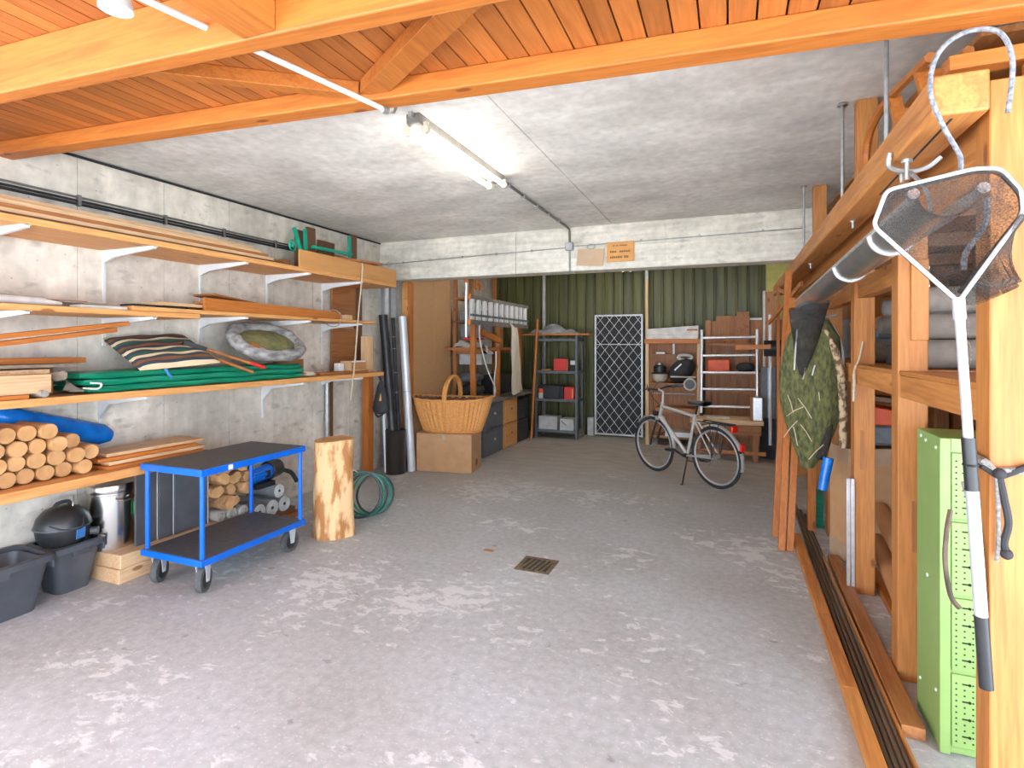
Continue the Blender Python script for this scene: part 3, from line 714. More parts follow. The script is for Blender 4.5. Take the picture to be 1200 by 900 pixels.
# striped cushion
t = T('striped_cushion', 'striped cushion in navy, cream and brown on the green tarpaulin', 'cushion', (0, 0, 0))
mb = MB()
def cush(u, v):
    a, b = u * 2 - 1, v * 2 - 1
    e = (1 - abs(a) ** 5) * (1 - abs(b) ** 5)
    return V((a * .265, b * .285, .045 * e ** .6 + .008 * math.sin(a * 9) * math.sin(b * 7) * e))
mb.grid(cush, 24, 24); mb.grid(lambda u, v: V((cush(u, v).x, cush(u, v).y, -cush(u, v).z * .8)), 24, 24)
part(mb, 'cover', 'stripe', t)
part(MB().tube([(.262, -.28, 0), (.262, .28, 0)], .007, 6).tube([(-.262, -.28, 0), (-.262, .28, 0)], .007, 6).tube([(-.262, .282, 0), (.262, .282, 0)], .007, 6).tube([(-.262, -.282, 0), (.262, -.282, 0)], .007, 6), 'piping', 'stripe', t)
part(MB().tube([(.26, -.12, -.01), (.29, -.10, -.05), (.292, -.08, -.07)], .01, 6), 'tie', 'labelb', t)
t.location = (-3.935, 2.83, TT + .125); t.rotation_euler = (R(4), R(24), R(-6))
# sticks over the cushion
def stick(p0, p1, r, label, tipm=None, sleeve=False):
    p0, p1 = V(p0), V(p1); t = T('handle_stick', label, 'stick', p1)
    part(MB().cyl(p0, p1, r, n=10), 'shaft', 'bry', t)
    if tipm: part(MB().cyl(p1 + (p0 - p1) * .22, p1 + (p0 - p1) * .012, r * 1.15, n=10), 'painted_grip', tipm, t)
    if sleeve: part(MB().bar(p0 + (p0 - p1) * .10, p0 - (p0 - p1) * .18, .05, .03), 'sleeve', 'black', t)
    return t
stick((-3.86, 3.00, 1.60), (-3.66, 3.53, 1.405), .014, 'wooden stick with red painted end on third shelf', 'red', True)
stick((-3.76, 3.04, 1.52), (-3.66, 3.40, 1.375), .013, 'plain wooden stick beside the red tipped stick')
# dog bed
t = T('dog_bed', 'grey plush oval pet bed with moss green pad', 'pet bed', (0, 0, 0))
mb = MB()
def rim(u, v):
    a = 2 * math.pi * u; b = 2 * math.pi * v
    rr = .05 + .005 * math.sin(a * 7) + .004 * math.sin(a * 13 + b * 2)
    ex = abs(math.cos(a)) ** .8 * math.copysign(1, math.cos(a)); ey = abs(math.sin(a)) ** .8 * math.copysign(1, math.sin(a))
    return V((ex * (.20 + rr * math.cos(b)), ey * (.335 + rr * math.cos(b)), .08 + rr * math.sin(b) * 1.1))
mb.grid(rim, 48, 14, True, True); part(mb, 'rim', 'furg', t)
mb = MB().sph((0, 0, .055), 1, 24, 8, (.185, .315, .075)); part(mb, 'pad', 'moss', t)
part(MB().lathe([(.15, .01), (.2, .05)], (0, 0, 0), 24, 1, 1.6), 'base', 'furg', t)
part(MB().bar((.17, -.20, .132), (.09, -.29, .132), .06, .012), 'leather_tag', 'bry', t)
t.location = (-3.90, 3.74, TT + .135); t.rotation_euler = (0, R(38), 0)
# far end bits on the third shelf
one(MB().ring((-3.80, 4.20, S3 + .022), .055, .012, (0, 0, 1), 18, 6).ring((-3.80, 4.20, S3 + .04), .048, .010, (.1, .05, 1), 18, 6), 'rope_coil', 'cord', 'small tan rope coil beside the green tarpaulin end', 'rope')
one(B(-4.17, -4.14, 4.12, 4.5, S3, S3 + .16), 'wood_board', 'bry', 'small brown board standing at the wall behind rope coil', 'board')
plank((-3.98, -3.78, 4.34, 5.12, S3, S3 + .025), 'bry', 'brown board lying at the far end of third shelf')
one(B(-3.93, -3.86, 4.72, 4.80, S3 + .026, S3 + .11), 'white_block', 'white', 'small white block on the board at third shelf end', 'block', bev=.006)
t = T('small_crate', 'small pale wooden crate at the far end of third shelf', 'crate', (-3.88, 4.97, S3 + .026))
part(B(-3.95, -3.80, 4.85, 5.09, S3 + .026, S3 + .034), 'base', 'pnx', t)
for a in ((-3.95, -3.942, 4.85, 5.09), (-3.808, -3.80, 4.85, 5.09), (-3.942, -3.808, 4.85, 4.858), (-3.942, -3.808, 5.082, 5.09)):
    part(B(a[0], a[1], a[2], a[3], S3 + .034, S3 + .13), 'side', 'pnx' if a[0] < -3.9 else 'cardb', t)
part(B(-3.80, -3.796, 4.85, 5.09, S3 + .118, S3 + .132), 'rim_strip', 'white', t)

# --- lowest shelf: round posts, blue roll, boards
S4 = .7815
n = 0
rows_ = [(.048, [2.21 - .098 * k for k in range(5, -1, -1)]), (.132, [2.259 - .098 * k for k in range(5, -1, -1)]), (.216, [2.161 - .098 * k for k in range(5, -1, -1)]), (.300, [2.014 - .098 * k for k in range(3, -1, -1)])]
rname = ['bottom row', 'second row', 'third row', 'top row']
ordn = ['first', 'second', 'third', 'fourth', 'fifth', 'sixth']
lp = None
for ri, (dz, yy) in enumerate(rows_):
    for ki, y in enumerate(reversed(yy)):
        lab = 'peeled round post, %s from the right in the %s of the pile' % (ordn[ki], rname[ri])
        xe = -3.80 + random.uniform(-.03, .03)
        if lp is None:
            lp = T('round_post', lab, 'post', (xe, y, S4 + dz), 'peeled round posts on the lowest shelf')
            part(MB().cyl((xe - .29, y, S4 + dz), (xe - .006, y, S4 + dz), .0475, n=16, caps=True).cyl((xe - .006, y, S4 + dz), (xe, y, S4 + dz), .0475, .0445, n=16), 'log', 'post', lp)
            part(MB().cyl((xe, y, S4 + dz), (xe + .002, y, S4 + dz), .0435, n=16), 'cut_end', 'cut', lp)
        else:
            q = dup(lp, (xe, y, S4 + dz), None, lab, (random.uniform(0, 6), 0, random.uniform(-.03, .03)))
mb = MB()
def brol(u, v):
    a = 2 * math.pi * v
    p = V((-4.172, 1.90 + .70 * u, 1.175 - .235 * u))
    e = min(1, 6 * (1 - u) + .6) * min(1, 6 * u + .5)
    return p + V((.062 * math.cos(a) * e, .02 * math.sin(a) * e, .068 * math.sin(a) * e))
mb.grid(brol, 14, 12, cv=True); mb.f.append(tuple(range(12))); mb.f.append(tuple(13 * 12 + i for i in reversed(range(12))))
one(mb, 'blue_plastic_roll', 'bluep', 'rolled blue plastic sheet lying over the round posts', 'plastic roll')
one(B(-4.245, -4.235, 1.5, 2.06, S4, 1.27), 'red_placard', 'red', 'red panel edge behind the round posts', 'panel')
bl = ['bottom board', 'second board from the bottom', 'third board from the bottom', 'top board']
for k in range(4):
    dy = (.0, .03, -.02, .05)[k]
    one(MB().hexa([(-3.755 - .03 * k, 2.325 + dy, S4 + .023 * k), (-3.755 - .02 * k, 3.02 + dy, S4 + .023 * k), (-4.095, 3.04 + dy, S4 + .023 * k), (-4.095, 2.325 + dy, S4 + .023 * k)],
                  [(-3.755 - .03 * k, 2.325 + dy, S4 + .022 + .023 * k), (-3.755 - .02 * k, 3.02 + dy, S4 + .022 + .023 * k), (-4.095, 3.04 + dy, S4 + .022 + .023 * k), (-4.095, 2.325 + dy, S4 + .022 + .023 * k)]),
        'stacked_board', 'ory' if k % 2 == 0 else 'pny', bl[k] + ' of the stack overhanging the lowest shelf', 'board', 'boards stacked at the end of the lowest shelf', .002)

# ------------------------------------------------------------------ floor below the shelves
def tub(name, label, x0, x1, y0, y1, h, tp, handle=True):
    t = T(name, label, 'tub', ((x0 + x1) / 2, (y0 + y1) / 2, 0))
    def rr(x0, x1, y0, y1, z, r=.05, n=4):
        out = []
        for (cx, cy, a) in ((x1 - r, y1 - r, 0), (x0 + r, y1 - r, 90), (x0 + r, y0 + r, 180), (x1 - r, y0 + r, 270)):
            for k in range(n + 1):
                an = R(a + 90 * k / n); out.append(V((cx + r * math.cos(an), cy + r * math.sin(an), z)))
        return out
    def loft(L, capb, capt):
        mb = MB(); k = len(L[0]); vs = [p for l in L for p in l]; fs = []
        for i in range(len(L) - 1):
            for j in range(k): fs.append((i * k + j, i * k + (j + 1) % k, (i + 1) * k + (j + 1) % k, (i + 1) * k + j))
        if capb: fs.append(tuple(reversed(range(k))))
        if capt: fs.append(tuple(range((len(L) - 1) * k, len(L) * k)))
        return mb._add(vs, fs)
    i = .008
    part(loft([rr(x0 + tp, x1 - tp, y0 + tp, y1 - tp, 0), rr(x0, x1, y0, y1, h - .03), rr(x0 + i, x1 - i, y0 + i, y1 - i, h - .03), rr(x0 + tp + i, x1 - tp - i, y0 + tp + i, y1 - tp - i, .012)], True, True), 'body', 'tub', t)
    o = .022
    part(loft([rr(x0, x1, y0, y1, h - .035), rr(x0 - o, x1 + o, y0 - o, y1 + o, h - .04), rr(x0 - o, x1 + o, y0 - o, y1 + o, h - .006), rr(x0 - o + .01, x1 + o - .01, y0 - o + .01, y1 + o - .01, h), rr(x0 + i, x1 - i, y0 + i, y1 - i, h)], False, False), 'rim', 'tub', t)
    if handle:
        yc = (y0 + y1) / 2
        part(B(x1 + .004, x1 + .02, yc - .05, yc + .05, h - .075, h - .04), 'grip', 'tub', t, .004)
        part(B(x1 - .07, x1 + .0, y1 + .0, y1 + .012, h - .09, h - .03), 'clasp', 'tub', t, .004)
    return t
tub('plastic_tub', 'large charcoal plastic tub at the left edge, empty', -4.21, -3.84, 1.52, 2.06, .33, .05)
tub('plastic_tub', 'smaller charcoal plastic tub with the black grill on it', -4.21, -3.92, 2.115, 2.40, .315, .045)
# kettle vacuum / grill on the tub
t = T('kettle_grill', 'round black kettle with lid and blue label in the tub', 'kettle grill', (-4.04, 2.225, .26))
c = (-4.04, 2.225, .26)
part(MB().lathe([(.06, .0), (.09, .03), (.135, .09), (.145, .15), (.145, .165)], c, 28), 'bowl', 'black', t)
part(MB().lathe([(.151, .16), (.151, .175), (.137, .225), (.10, .27), (.055, .288), (.0005, .290)], c, 28), 'lid', 'black', t)
part(MB().ring((c[0], c[1], c[2] + .165), .149, .006, (0, 0, 1), 32, 6), 'rim_band', 'tub', t)
part(MB().tube(bez([(c[0], c[1] - .05, c[2] + .283), (c[0], c[1] - .03, c[2] + .312), (c[0], c[1] + .03, c[2] + .312), (c[0], c[1] + .05, c[2] + .283)]), .012), 'lid_handle', 'blackm', t)
part(MB().ring((c[0] + .02, c[1] + .05, c[2] + .29), .055, .004, (.5, .8, 0), 16, 5, math.pi, 2 * math.pi), 'wire_bail', 'galv', t)
part(MB().tube(bez([(c[0] + .04, c[1] + .07, c[2] + .285), (c[0] + .12, c[1] + .05, c[2] + .225), (c[0] + .155, c[1] + .02, c[2] + .16), (c[0] + .135, c[1] - .07, c[2] + .17), (c[0] + .08, c[1] - .12, c[2] + .20)]), .005), 'cable', 'rubber', t)
for s in (1,): part(MB().cyl((c[0] + .08, c[1] + s * .12, c[2] + .10), (c[0] + .11, c[1] + s * .15, c[2] + .10), .025, n=14), 'side_knob', 'tub', t)
part(MB().hexa([(c[0] + .143, c[1] + .0, c[2] + .09), (c[0] + .131, c[1] + .055, c[2] + .09), (c[0] + .127, c[1] + .053, c[2] + .09), (c[0] + .139, c[1] - .002, c[2] + .09)],
               [(c[0] + .151, c[1] + .0, c[2] + .155), (c[0] + .139, c[1] + .056, c[2] + .155), (c[0] + .135, c[1] + .054, c[2] + .155), (c[0] + .147, c[1] - .002, c[2] + .155)]), 'label', 'labelb', t)
# sleepers
for k, lb in ((0, 'lower of the two thick pale timbers on the floor'), (1, 'upper of the two thick pale timbers, under the steel bin')):
    one(B(-4.20, -3.77, 2.405 + .01 * k, 3.45, .001 + .096 * k, .0955 + .096 * k), 'sleeper', 'pny', lb, 'timber', bev=.006)
# stainless bin
t = T('steel_bin', 'stainless steel lidded bin behind the kettle grill', 'bin', (-4.05, 2.53, .193))
c = (-4.05, 2.53, .193)
part(MB().lathe([(.138, .004), (.14, 0), (.142, .02), (.142, .37), (.146, .375), (.146, .385)], c, 36, cap1=False), 'body', 'steel', t)
part(MB().lathe([(.149, .385), (.151, .39), (.151, .435), (.147, .442), (.135, .436), (.02, .433)], c, 36), 'lid', 'steel', t)
part(MB().tube(bez([(c[0] + .15, c[1] - .06, .193 + .35), (c[0] + .175, c[1] - .03, .193 + .335), (c[0] + .175, c[1] + .03, .193 + .335), (c[0] + .15, c[1] + .06, .193 + .35)]), .006), 'handle', 'steel', t)
part(MB().hexa([(c[0] + .135, c[1] + .073, .193 + .21), (c[0] + .105, c[1] + .113, .193 + .21), (c[0] + .10, c[1] + .108, .193 + .21), (c[0] + .13, c[1] + .07, .193 + .21)], [(c[0] + .135, c[1] + .073, .193 + .30), (c[0] + .105, c[1] + .113, .193 + .30), (c[0] + .10, c[1] + .108, .193 + .30), (c[0] + .13, c[1] + .07, .193 + .30)]), 'label', 'labelg', t)
# grey laminate panels standing on the timbers
for (y0, y1, x, top, lb) in ((2.56, 2.715, -3.835, .775, 'narrow dark grey panel nearest the steel bin'), (2.72, 2.83, -3.825, .77, 'narrow dark grey panel in the middle of three'), (2.835, 3.11, -3.815, .775, 'wide dark grey panel beside the firewood')):
    t = T('laminate_panel', lb, 'panel', (x, (y0 + y1) / 2, .193))
    part(B(x - .018, x, y0, y1, .193, top), 'sheet', 'panel', t, .002)
    part(B(x, x + .003, y1 - .006, y1, .195, top - .002), 'edge_band', 'wgrey', t)

# ------------------------------------------------------------------ blue trolley
t = T('platform_trolley', 'blue steel trolley with two dark decks on four castors', 'trolley', (-3.385, 2.925, 0))
x0, x1, y0, y1 = -3.665, -3.095, 2.475, 3.39
for (z0, z1, nm) in ((.19, .23, 'lower'), (.762, .805, 'upper')):
    f = MB().box(x0, x1, y0, y0 + .03, z0, z1).box(x0, x1, y1 - .03, y1, z0, z1).box(x0, x0 + .03, y0 + .03, y1 - .03, z0, z1).box(x1 - .03, x1, y0 + .03, y1 - .03, z0, z1)
    fr = part(f, 'deck_frame', 'blue', t, .003)
    part(B(x0 + .012, x1 - .012, y0 + .012, y1 - .012, z1 - .012, z1 + .003), 'deck_board', 'deck', t)
for (px, py) in ((x0 + .03, y0 + .03), (x1 - .03, y0 + .03), (x0 + .03, y1 - .03), (x1 - .03, y1 - .03)):
    part(MB().cyl((px, py, .225), (px, py, .765), .0155, n=14), 'post', 'blue', t)
for (px, py, a) in ((x0 + .09, y0 + .07, 25), (x1 - .07, y0 + .07, 25), (x0 + .09, y1 - .10, 0), (x1 - .07, y1 - .10, 0)):
    rot = Matrix.Translation((px, py, 0)) @ Matrix.Rotation(R(a + 90), 4, 'Z')
    w = part(MB().lathe([(.030, -.016), (.052, -.016), (.053, -.02), (.078, -.02), (.081, -.012), (.081, .012), (.078, .02), (.053, .02), (.052, .016), (.030, .016)], (0, 0, 0), 28).xf(Matrix.Rotation(R(90), 4, 'X')).xf(Matrix.Translation((0, 0, .081))).xf(rot), 'castor_wheel', 'rubberg', t)
    part(MB().cyl((0, -.022, .081), (0, .022, .081), .052, n=20).xf(rot), 'wheel_disc', 'black', w)
    fk = MB()
    for s in (-1, 1): fk.prism([(-.018, s * .028, .07), (.018, s * .028, .07), (.034, s * .028, .178), (-.034, s * .028, .178)], (0, s * .004, 0))
    fk.box(-.04, .04, -.034, .034, .178, .19).cyl((0, -.036, .081), (0, .036, .081), .012, n=10)
    part(fk.xf(rot), 'castor_fork', 'silv', t)
part(B(x1, x1 + .002, y0 + .20, y0 + .235, .768, .80), 'sticker', 'white', t)

# ------------------------------------------------------------------ pile behind the trolley
FW = ['left firewood log in the bottom row', 'right firewood log in the bottom row'] + [s + ' firewood log in the %s row' % r for r in ('second', 'third', 'fourth') for s in ('left', 'middle', 'right')] + ['single topmost firewood log']
for k, (y, z, r) in enumerate(((3.21, .34, .05), (3.32, .33, .045), (3.17, .435, .05), (3.27, .425, .045), (3.37, .42, .045), (3.19, .535, .048), (3.29, .525, .048), (3.385, .51, .04), (3.19, .625, .042), (3.28, .62, .042), (3.37, .60, .042), (3.25, .695, .035))):
    xe = -3.75 + random.uniform(-.03, .05)
    t = T('firewood_log', FW[k] + ' of the pile behind the trolley', 'log', (xe, y, z), 'firewood logs piled behind the trolley')
    mb = MB()
    ph = random.uniform(0, 6)
    def lf(u, v):
        a = 2 * math.pi * v; rr = r * (1 + .16 * math.sin(2 * a + ph) + .09 * math.sin(5 * a + ph * 2) + .05 * math.sin(u * 11 + a))
        return V((xe - .38 + .38 * u, y + rr * math.cos(a) + .02 * math.sin(u * 3 + ph), z + rr * math.sin(a)))
    mb.grid(lf, 7, 12, cv=True); mb.f.append(tuple(range(12)))
    part(mb, 'bark', 'birch', t)
    mb = MB(); mb._add([lf(1, j / 12) + V((.001, 0, 0)) for j in range(12)], [tuple(range(12))])
    mb._add([lf(1, j / 12) + V((.004, 0, 0)) * 1 for j in range(12)], [tuple(range(12))])
    mb.f += [(j, (j + 1) % 12, 12 + (j + 1) % 12, 12 + j) for j in range(12)]
    part(mb, 'split_end', 'cut', t)
one(B(-4.2, -3.74, 3.46, 4.04, .001, .05), 'wood_slab', 'bry', 'brown boards on the floor under the grey rolls', 'board', bev=.003)
one(B(-4.15, -3.78, 3.50, 4.00, .051, .095), 'wood_slab', 'dky', 'dark board lying on the brown boards under the rolls', 'board', bev=.003)
for k, (y, lb) in enumerate(((3.17, 'leftmost'), (3.262, 'middle'), (3.354, 'rightmost'))):
    one(MB().cyl((-4.12, y, .193 + .0455), (-3.75 + .02 * k, y, .193 + .0455), .0445, n=16).ring((-3.75 + .02 * k, y, .193 + .0455), .032, .009, (1, 0, 0), 20, 6).ring((-3.75 + .02 * k, y, .193 + .0455), .014, .008, (1, 0, 0), 14, 6), 'felt_roll', 'felt', lb + ' of three small felt rolls under the firewood', 'roll')
RY = [(3.545, .165, .066, 'first'), (3.685, .165, .068, 'second'), (3.825, .165, .068, 'third'), (3.765, .295, .060, 'fourth, upper')]
for (y, z, r, lb) in RY:
    t = T('carpet_roll', lb + ' grey carpet roll with pale end behind the trolley', 'roll', (-3.72, y, z - r))
    part(MB().cyl((-4.15, y, z), (-3.74, y, z), r, n=20), 'roll', 'tarpd', t)
    e = MB()
    for q in range(4): e.ring((-3.74, y, z), r * (.9 - .2 * q), r * .095, (1, 0, 0), 22, 6)
    part(e, 'rolled_end', 'wgrey', t)
    part(MB().cyl((-3.745, y, z), (-3.735, y, z), r * .2, n=12), 'core', 'blackm', t)
# blue electric motor / pump
t = T('garden_pump', 'blue and black electric pump on top of the carpet rolls', 'pump', (-3.86, 3.68, .36))
q = MB().cyl((-3.80, 3.48, .465), (-3.83, 3.72, .475), .066, n=20).cyl((-3.797, 3.46, .465), (-3.80, 3.48, .465), .045, .06, n=20)
part(q, 'motor_body', 'blue', t, .004)
part(MB().cyl((-3.835, 3.72, .475), (-3.85, 3.86, .48), .085, .075, n=20), 'pump_head', 'black', t, .006)
part(MB().tube(bez([(-3.83, 3.52, .53), (-3.83, 3.54, .575), (-3.84, 3.68, .585), (-3.85, 3.80, .55)]), .013), 'handle', 'black', t)
part(MB().tube(bez([(-3.80, 3.86, .46), (-3.76, 3.93, .42), (-3.74, 3.98, .33)]), .02), 'outlet', 'black', t)
part(B(-3.90, -3.74, 3.52, 3.72, .36, .40), 'foot', 'black', t)
fins = MB()
for k in range(7):
    a = math.pi * (k / 6) * .8 - .4
    fins.box(-3.80 + .064 * math.cos(a) - .004, -3.80 + .064 * math.cos(a) + .006, 3.485, 3.60, .466 + .064 * math.sin(a) - .003, .466 + .064 * math.sin(a) + .003)
part(fins, 'cooling_fins', 'bluep', t)
part(B(-3.765, -3.755, 3.62, 3.68, .44, .50), 'rating_plate', 'black', t)

# ------------------------------------------------------------------ stump and hose
t = T('log_stump', 'upright debarked log standing beside the trolley', 'log', (-3.11, 3.735, 0))
def st(u, v):
    a = 2 * math.pi * v
    r = .158 + .010 * math.sin(3 * a + 1) + .006 * math.sin(7 * a + u * 2) + .004 * math.sin(u * 13 + a * 4) + (.012 * (1 - u) ** 3)
    return V((-3.11 + r * math.cos(a), 3.735 + r * math.sin(a), .80 * u + (.008 * math.sin(a + 1) if u > .9 else 0)))
mb = MB().grid(st, 18, 40, cv=True); mb.f.append(tuple(reversed(range(40))))
part(mb, 'trunk', 'bark', t)
mb = MB(); top = [st(1, j / 40) for j in range(40)]; mb._add(top + [p + V((0, 0, .003)) for p in top], [tuple(range(40, 80))] + [(j, (j + 1) % 40, 40 + (j + 1) % 40, 40 + j) for j in range(40)])
part(mb, 'cut_top', 'cut', t)
t = T('garden_hose', 'coiled dark garden hose leaning behind the log stump', 'hose', (-3.12, 4.2, 0))
for k in range(5):
    ax = V((.55 + .06 * k, -.83, .10 - .05 * k))
    part(MB().ring((-3.17 + .022 * k, 4.16 + .030 * k, .222 - .006 * k), .21 - .006 * k, .011, ax, 40, 8, e=(.9, 1)), 'hose_loop', 'hoseg' if k in (1, 3) else 'hose', t)
part(MB().tube(bez([(-3.26, 4.10, .42), (-3.29, 4.07, .36), (-3.27, 4.06, .27), (-3.30, 4.05, .20)]), .006).tube(bez([(-3.22, 4.12, .43), (-3.2, 4.1, .46), (-3.16, 4.12, .43)]), .006), 'tie', 'whitec', t)

# ------------------------------------------------------------------ left corner
t = T('waste_bin', 'tall black cylindrical bin holding tubes in the left corner', 'bin', (-3.88, 5.80, 0))
part(MB().lathe([(.125, 0), (.13, .01), (.13, .53), (.133, .535), (.125, .54), (.122, .53), (.122, .015), (.01, .012)], (-3.88, 5.80, 0), 32, cap1=False), 'body', 'bin', t)
part(MB().ring((-3.88, 5.80, .535), .130, .005, (0, 0, 1), 32, 6), 'rim', 'bin', t)
t = T('black_tube', 'thick black plastic tube leaning in the bin', 'tube', (-3.86, 5.78, .02))
part(MB().cyl((-3.86, 5.78, .03), (-4.06, 5.80, 1.96), .055, n=20), 'pipe', 'black', t)
part(MB().cyl((-4.06, 5.80, 1.955), (-4.062, 5.80, 1.975), .058, n=20), 'end_cap', 'black', t)
t = T('rod_bag', 'slim black rod bag standing between black and silver tubes', 'bag', (-3.83, 5.87, .02))
part(MB().cyl((-3.84, 5.86, .03), (-3.965, 5.87, 1.94), .024, n=14), 'sleeve', 'blackm', t)
for z in (1.0, 1.25, 1.55, 1.7): part(MB().ring((-3.84 - .0655 * z, 5.865, z), .027, .004, (0, 0, 1), 14, 5), 'strap', 'galv', t)
one(MB().cyl((-3.955, 5.70, .02), (-3.99, 5.71, .78), .018, n=10), 'thin_tube', 'white', 'thin white tube standing in the black bin', 'tube')
t = T('silver_tube', 'long silver tube leaning beside the chipboard cupboard', 'tube', (-3.70, 5.92, 0))
part(MB().cyl((-3.74, 5.955, .002), (-3.875, 5.955, 1.96), .052, n=24), 'pipe', 'silv', t)
part(MB().cyl((-3.809, 5.955, 1.0), (-3.81, 5.955, 1.012), .054, n=24), 'joint', 'galv', t)
one(MB().cyl((-4.10, 5.93, 0), (-4.10, 5.93, 2.43), .032, n=16), 'downpipe', 'wgrey', 'white downpipe in the corner below the concrete beam', 'pipe')
t = T('hanging_bag', 'black drawstring bag hanging from the third shelf corner', 'bag', (-3.79, 5.36, .78))
part(MB().lathe([(.03, 0), (.085, .02), (.10, .07), (.075, .20), (.045, .32), (.02, .38)], (-3.79, 5.37, .79), 16, 1.1, .7), 'pouch', 'blackm', t)
part(MB().tube([(-3.79, 5.37, 1.16), (-3.805, 5.325, 1.27), (-3.79, 5.315, 1.295), (-3.78, 5.33, 1.26), (-3.785, 5.375, 1.16)], .007), 'drawstring', 'blackm', t)
part(MB().prism([(-3.77, 5.305, .95), (-3.735, 5.305, .95), (-3.755, 5.318, 1.04)], (0, -.004, 0)), 'orange_patch', 'ply', t)
part(MB().tube(bez([(-3.87, 5.36, .82), (-3.81, 5.34, .76), (-3.73, 5.36, .81)]), .012), 'loop', 'blackm', t)

# ------------------------------------------------------------------ chipboard cupboard, box, basket
t = T('chipboard_cupboard', 'tall chipboard cupboard under the concrete beam', 'cupboard', (-4.08, 6.74, 0))
part(B(-4.0, -3.915, 6.27, 7.30, 0, 2.92), 'carcass', 'chip', t)
part(B(-3.915, -3.90, 6.26, 6.80, .02, 2.92), 'side_panel', 'chip', t, .002)
part(B(-3.915, -3.90, 6.805, 7.30, .02, 2.92), 'side_panel', 'chip', t, .002)
part(B(-4.24, -3.935, 6.18, 6.20, 0, 2.20), 'front_panel', 'ply', t, .002)
part(B(-4.24, -3.935, 6.18, 6.20, 2.205, 2.43), 'top_panel', 'ply', t, .002)
part(B(-3.932, -3.896, 6.16, 6.25, 0, 2.43), 'corner_post', 'orz', t, .002)
for z in (.35, .9, 1.5, 2.05): part(B(-3.937, -3.93, 6.155, 6.162, z, z + .05), 'hinge', 'dkz', t)
part(MB().cyl((-3.90, 6.86, 1.22), (-3.885, 6.86, 1.22), .012, n=10), 'knob', 'galv', t)
t = T('cardboard_box', 'large brown cardboard box under the wicker basket', 'box', (0, 0, 0))
part(B(-.365, .365, -.22, .22, 0, .475), 'body', 'card', t, .004)
part(B(-.36, -.002, -.217, .217, .475, .480), 'flap', 'card', t)
part(B(.002, .36, -.217, .217, .475, .480), 'flap', 'card', t)
part(MB().box(-.025, .025, -.218, .218, .480, .4815).box(-.025, .025, -.2215, -.2195, .40, .475), 'tape', 'tape', t)
part(B(.3655, .3665, -.04, .04, .06, .14), 'print_mark', 'ink', t)
t.location = (-3.37, 6.27, 0); t.rotation_euler = (0, 0, R(9))
t = T('wicker_basket', 'large oval wicker basket with arched handle on the box', 'basket', (0, 0, 0))
def bask(u, v, off=0):
    a = 2 * math.pi * v
    z = .42 * u; f = (u ** .8)
    rx = .37 + .155 * f; ry = .21 + .11 * f
    fl = 1 + .020 * math.cos(a * 44)
    ex = abs(math.cos(a)) ** .85 * math.copysign(1, math.cos(a)); ey = abs(math.sin(a)) ** .85 * math.copysign(1, math.sin(a))
    lift = .035 * u * math.cos(a) ** 4
    return V((ex * (rx + off) * fl, ey * (ry + off) * fl, z + lift))
mb = MB().grid(bask, 16, 176, cv=True)
mb.f.append(tuple(reversed(range(176))))
part(mb, 'woven_body', 'wick', t)
mb = MB().grid(lambda u, v: bask(.06 + u * .93, v, -.012), 8, 88, cv=True); mb.f.append(tuple(range(88)))
part(mb, 'lining', 'dkx', t)
for (u, r, nm) in ((1.0, .014, 'rim_braid'), (.97, .010, 'rim_braid'), (.05, .010, 'foot_braid')):
    pts = [bask(u, k / 64) * 1.0 + V((0, 0, .004 * math.sin(k * 1.9))) for k in range(64)]
    part(MB().tube(pts, r, 8, True), nm, 'wick', t)
def hand(a): return V((.012 * math.sin(a), -.325 * math.cos(a), .40 + .31 * abs(math.sin(a)) ** .75))
hb = MB()
for k in range(4):
    pts = []
    for i in range(49):
        a = math.pi * i / 48; p = hand(a); w = i * .55 + k * math.pi / 2
        pts.append(p + V((.017 * math.cos(w), 0, 0)) + (p - V((0, 0, .35))).normalized() * .012 * math.sin(w))
    hb.tube(pts, .016, 6)
hb.cyl((.0, -.327, .41), (0, -.298, .20), .020, .008, n=8)
part(hb, 'handle', 'wick', t)
sw = MB()
for s in (-1, 1): sw.tube([bask(.95 - .5 * (k / 10), ((.75 + s * (.14 - .13 * k / 10)) % 1), .006) for k in range(11)], .006, 6)
part(sw, 'side_braid', 'wick', t)
t.location = (-3.34, 6.30, .482); t.rotation_euler = (0, 0, R(9))

# ------------------------------------------------------------------ left bench area in the back room
t = T('work_counter', 'long dark counter along the left of the back room', 'counter', (-3.55, 8.0, 0))
part(B(-3.88, -3.18, 6.95, 9.25, .765, .80), 'top', 'lampg', t, .003)
part(B(-3.88, -3.86, 7.0, 9.2, 0, .765), 'back_board', 'dkz', t)
for y in (7.715, 8.285): part(B(-3.86, -3.22, y, y + .02, 0, .765), 'divider', 'ply', t)
def crate(y0, y1, z0, z1, label, mat, knob):
    t = T('storage_crate', label, 'crate', (-3.5, (y0 + y1) / 2, z0))
    part(B(-3.84, -3.215, y0, y1, z0, z1), 'body', mat, t, .006)
    part(B(-3.215, -3.205, y0 + .03, y1 - .03, z0 + .03, z1 - .03), 'front', mat, t, .004)
    part(MB().sph((-3.197, (y0 + y1) / 2, (z0 + z1) / 2 + .03), .018, 10, 8), 'knob', knob, t)
    part(B(-3.215, -3.198, y0, y1, z1 - .022, z1), 'lip', mat, t, .003)
crate(7.0, 7.70, .001, .375, 'lower dark plastic storage crate under the counter', 'dgrey', 'galv')
crate(7.0, 7.70, .377, .75, 'upper dark plastic storage crate with pale knob', 'dgrey', 'white')
crate(7.745, 8.275, .001, .37, 'lower wooden drawer crate under the counter', 'ply', 'dkz')
crate(7.745, 8.275, .377, .75, 'upper wooden drawer crate under the counter', 'ply', 'dkz')
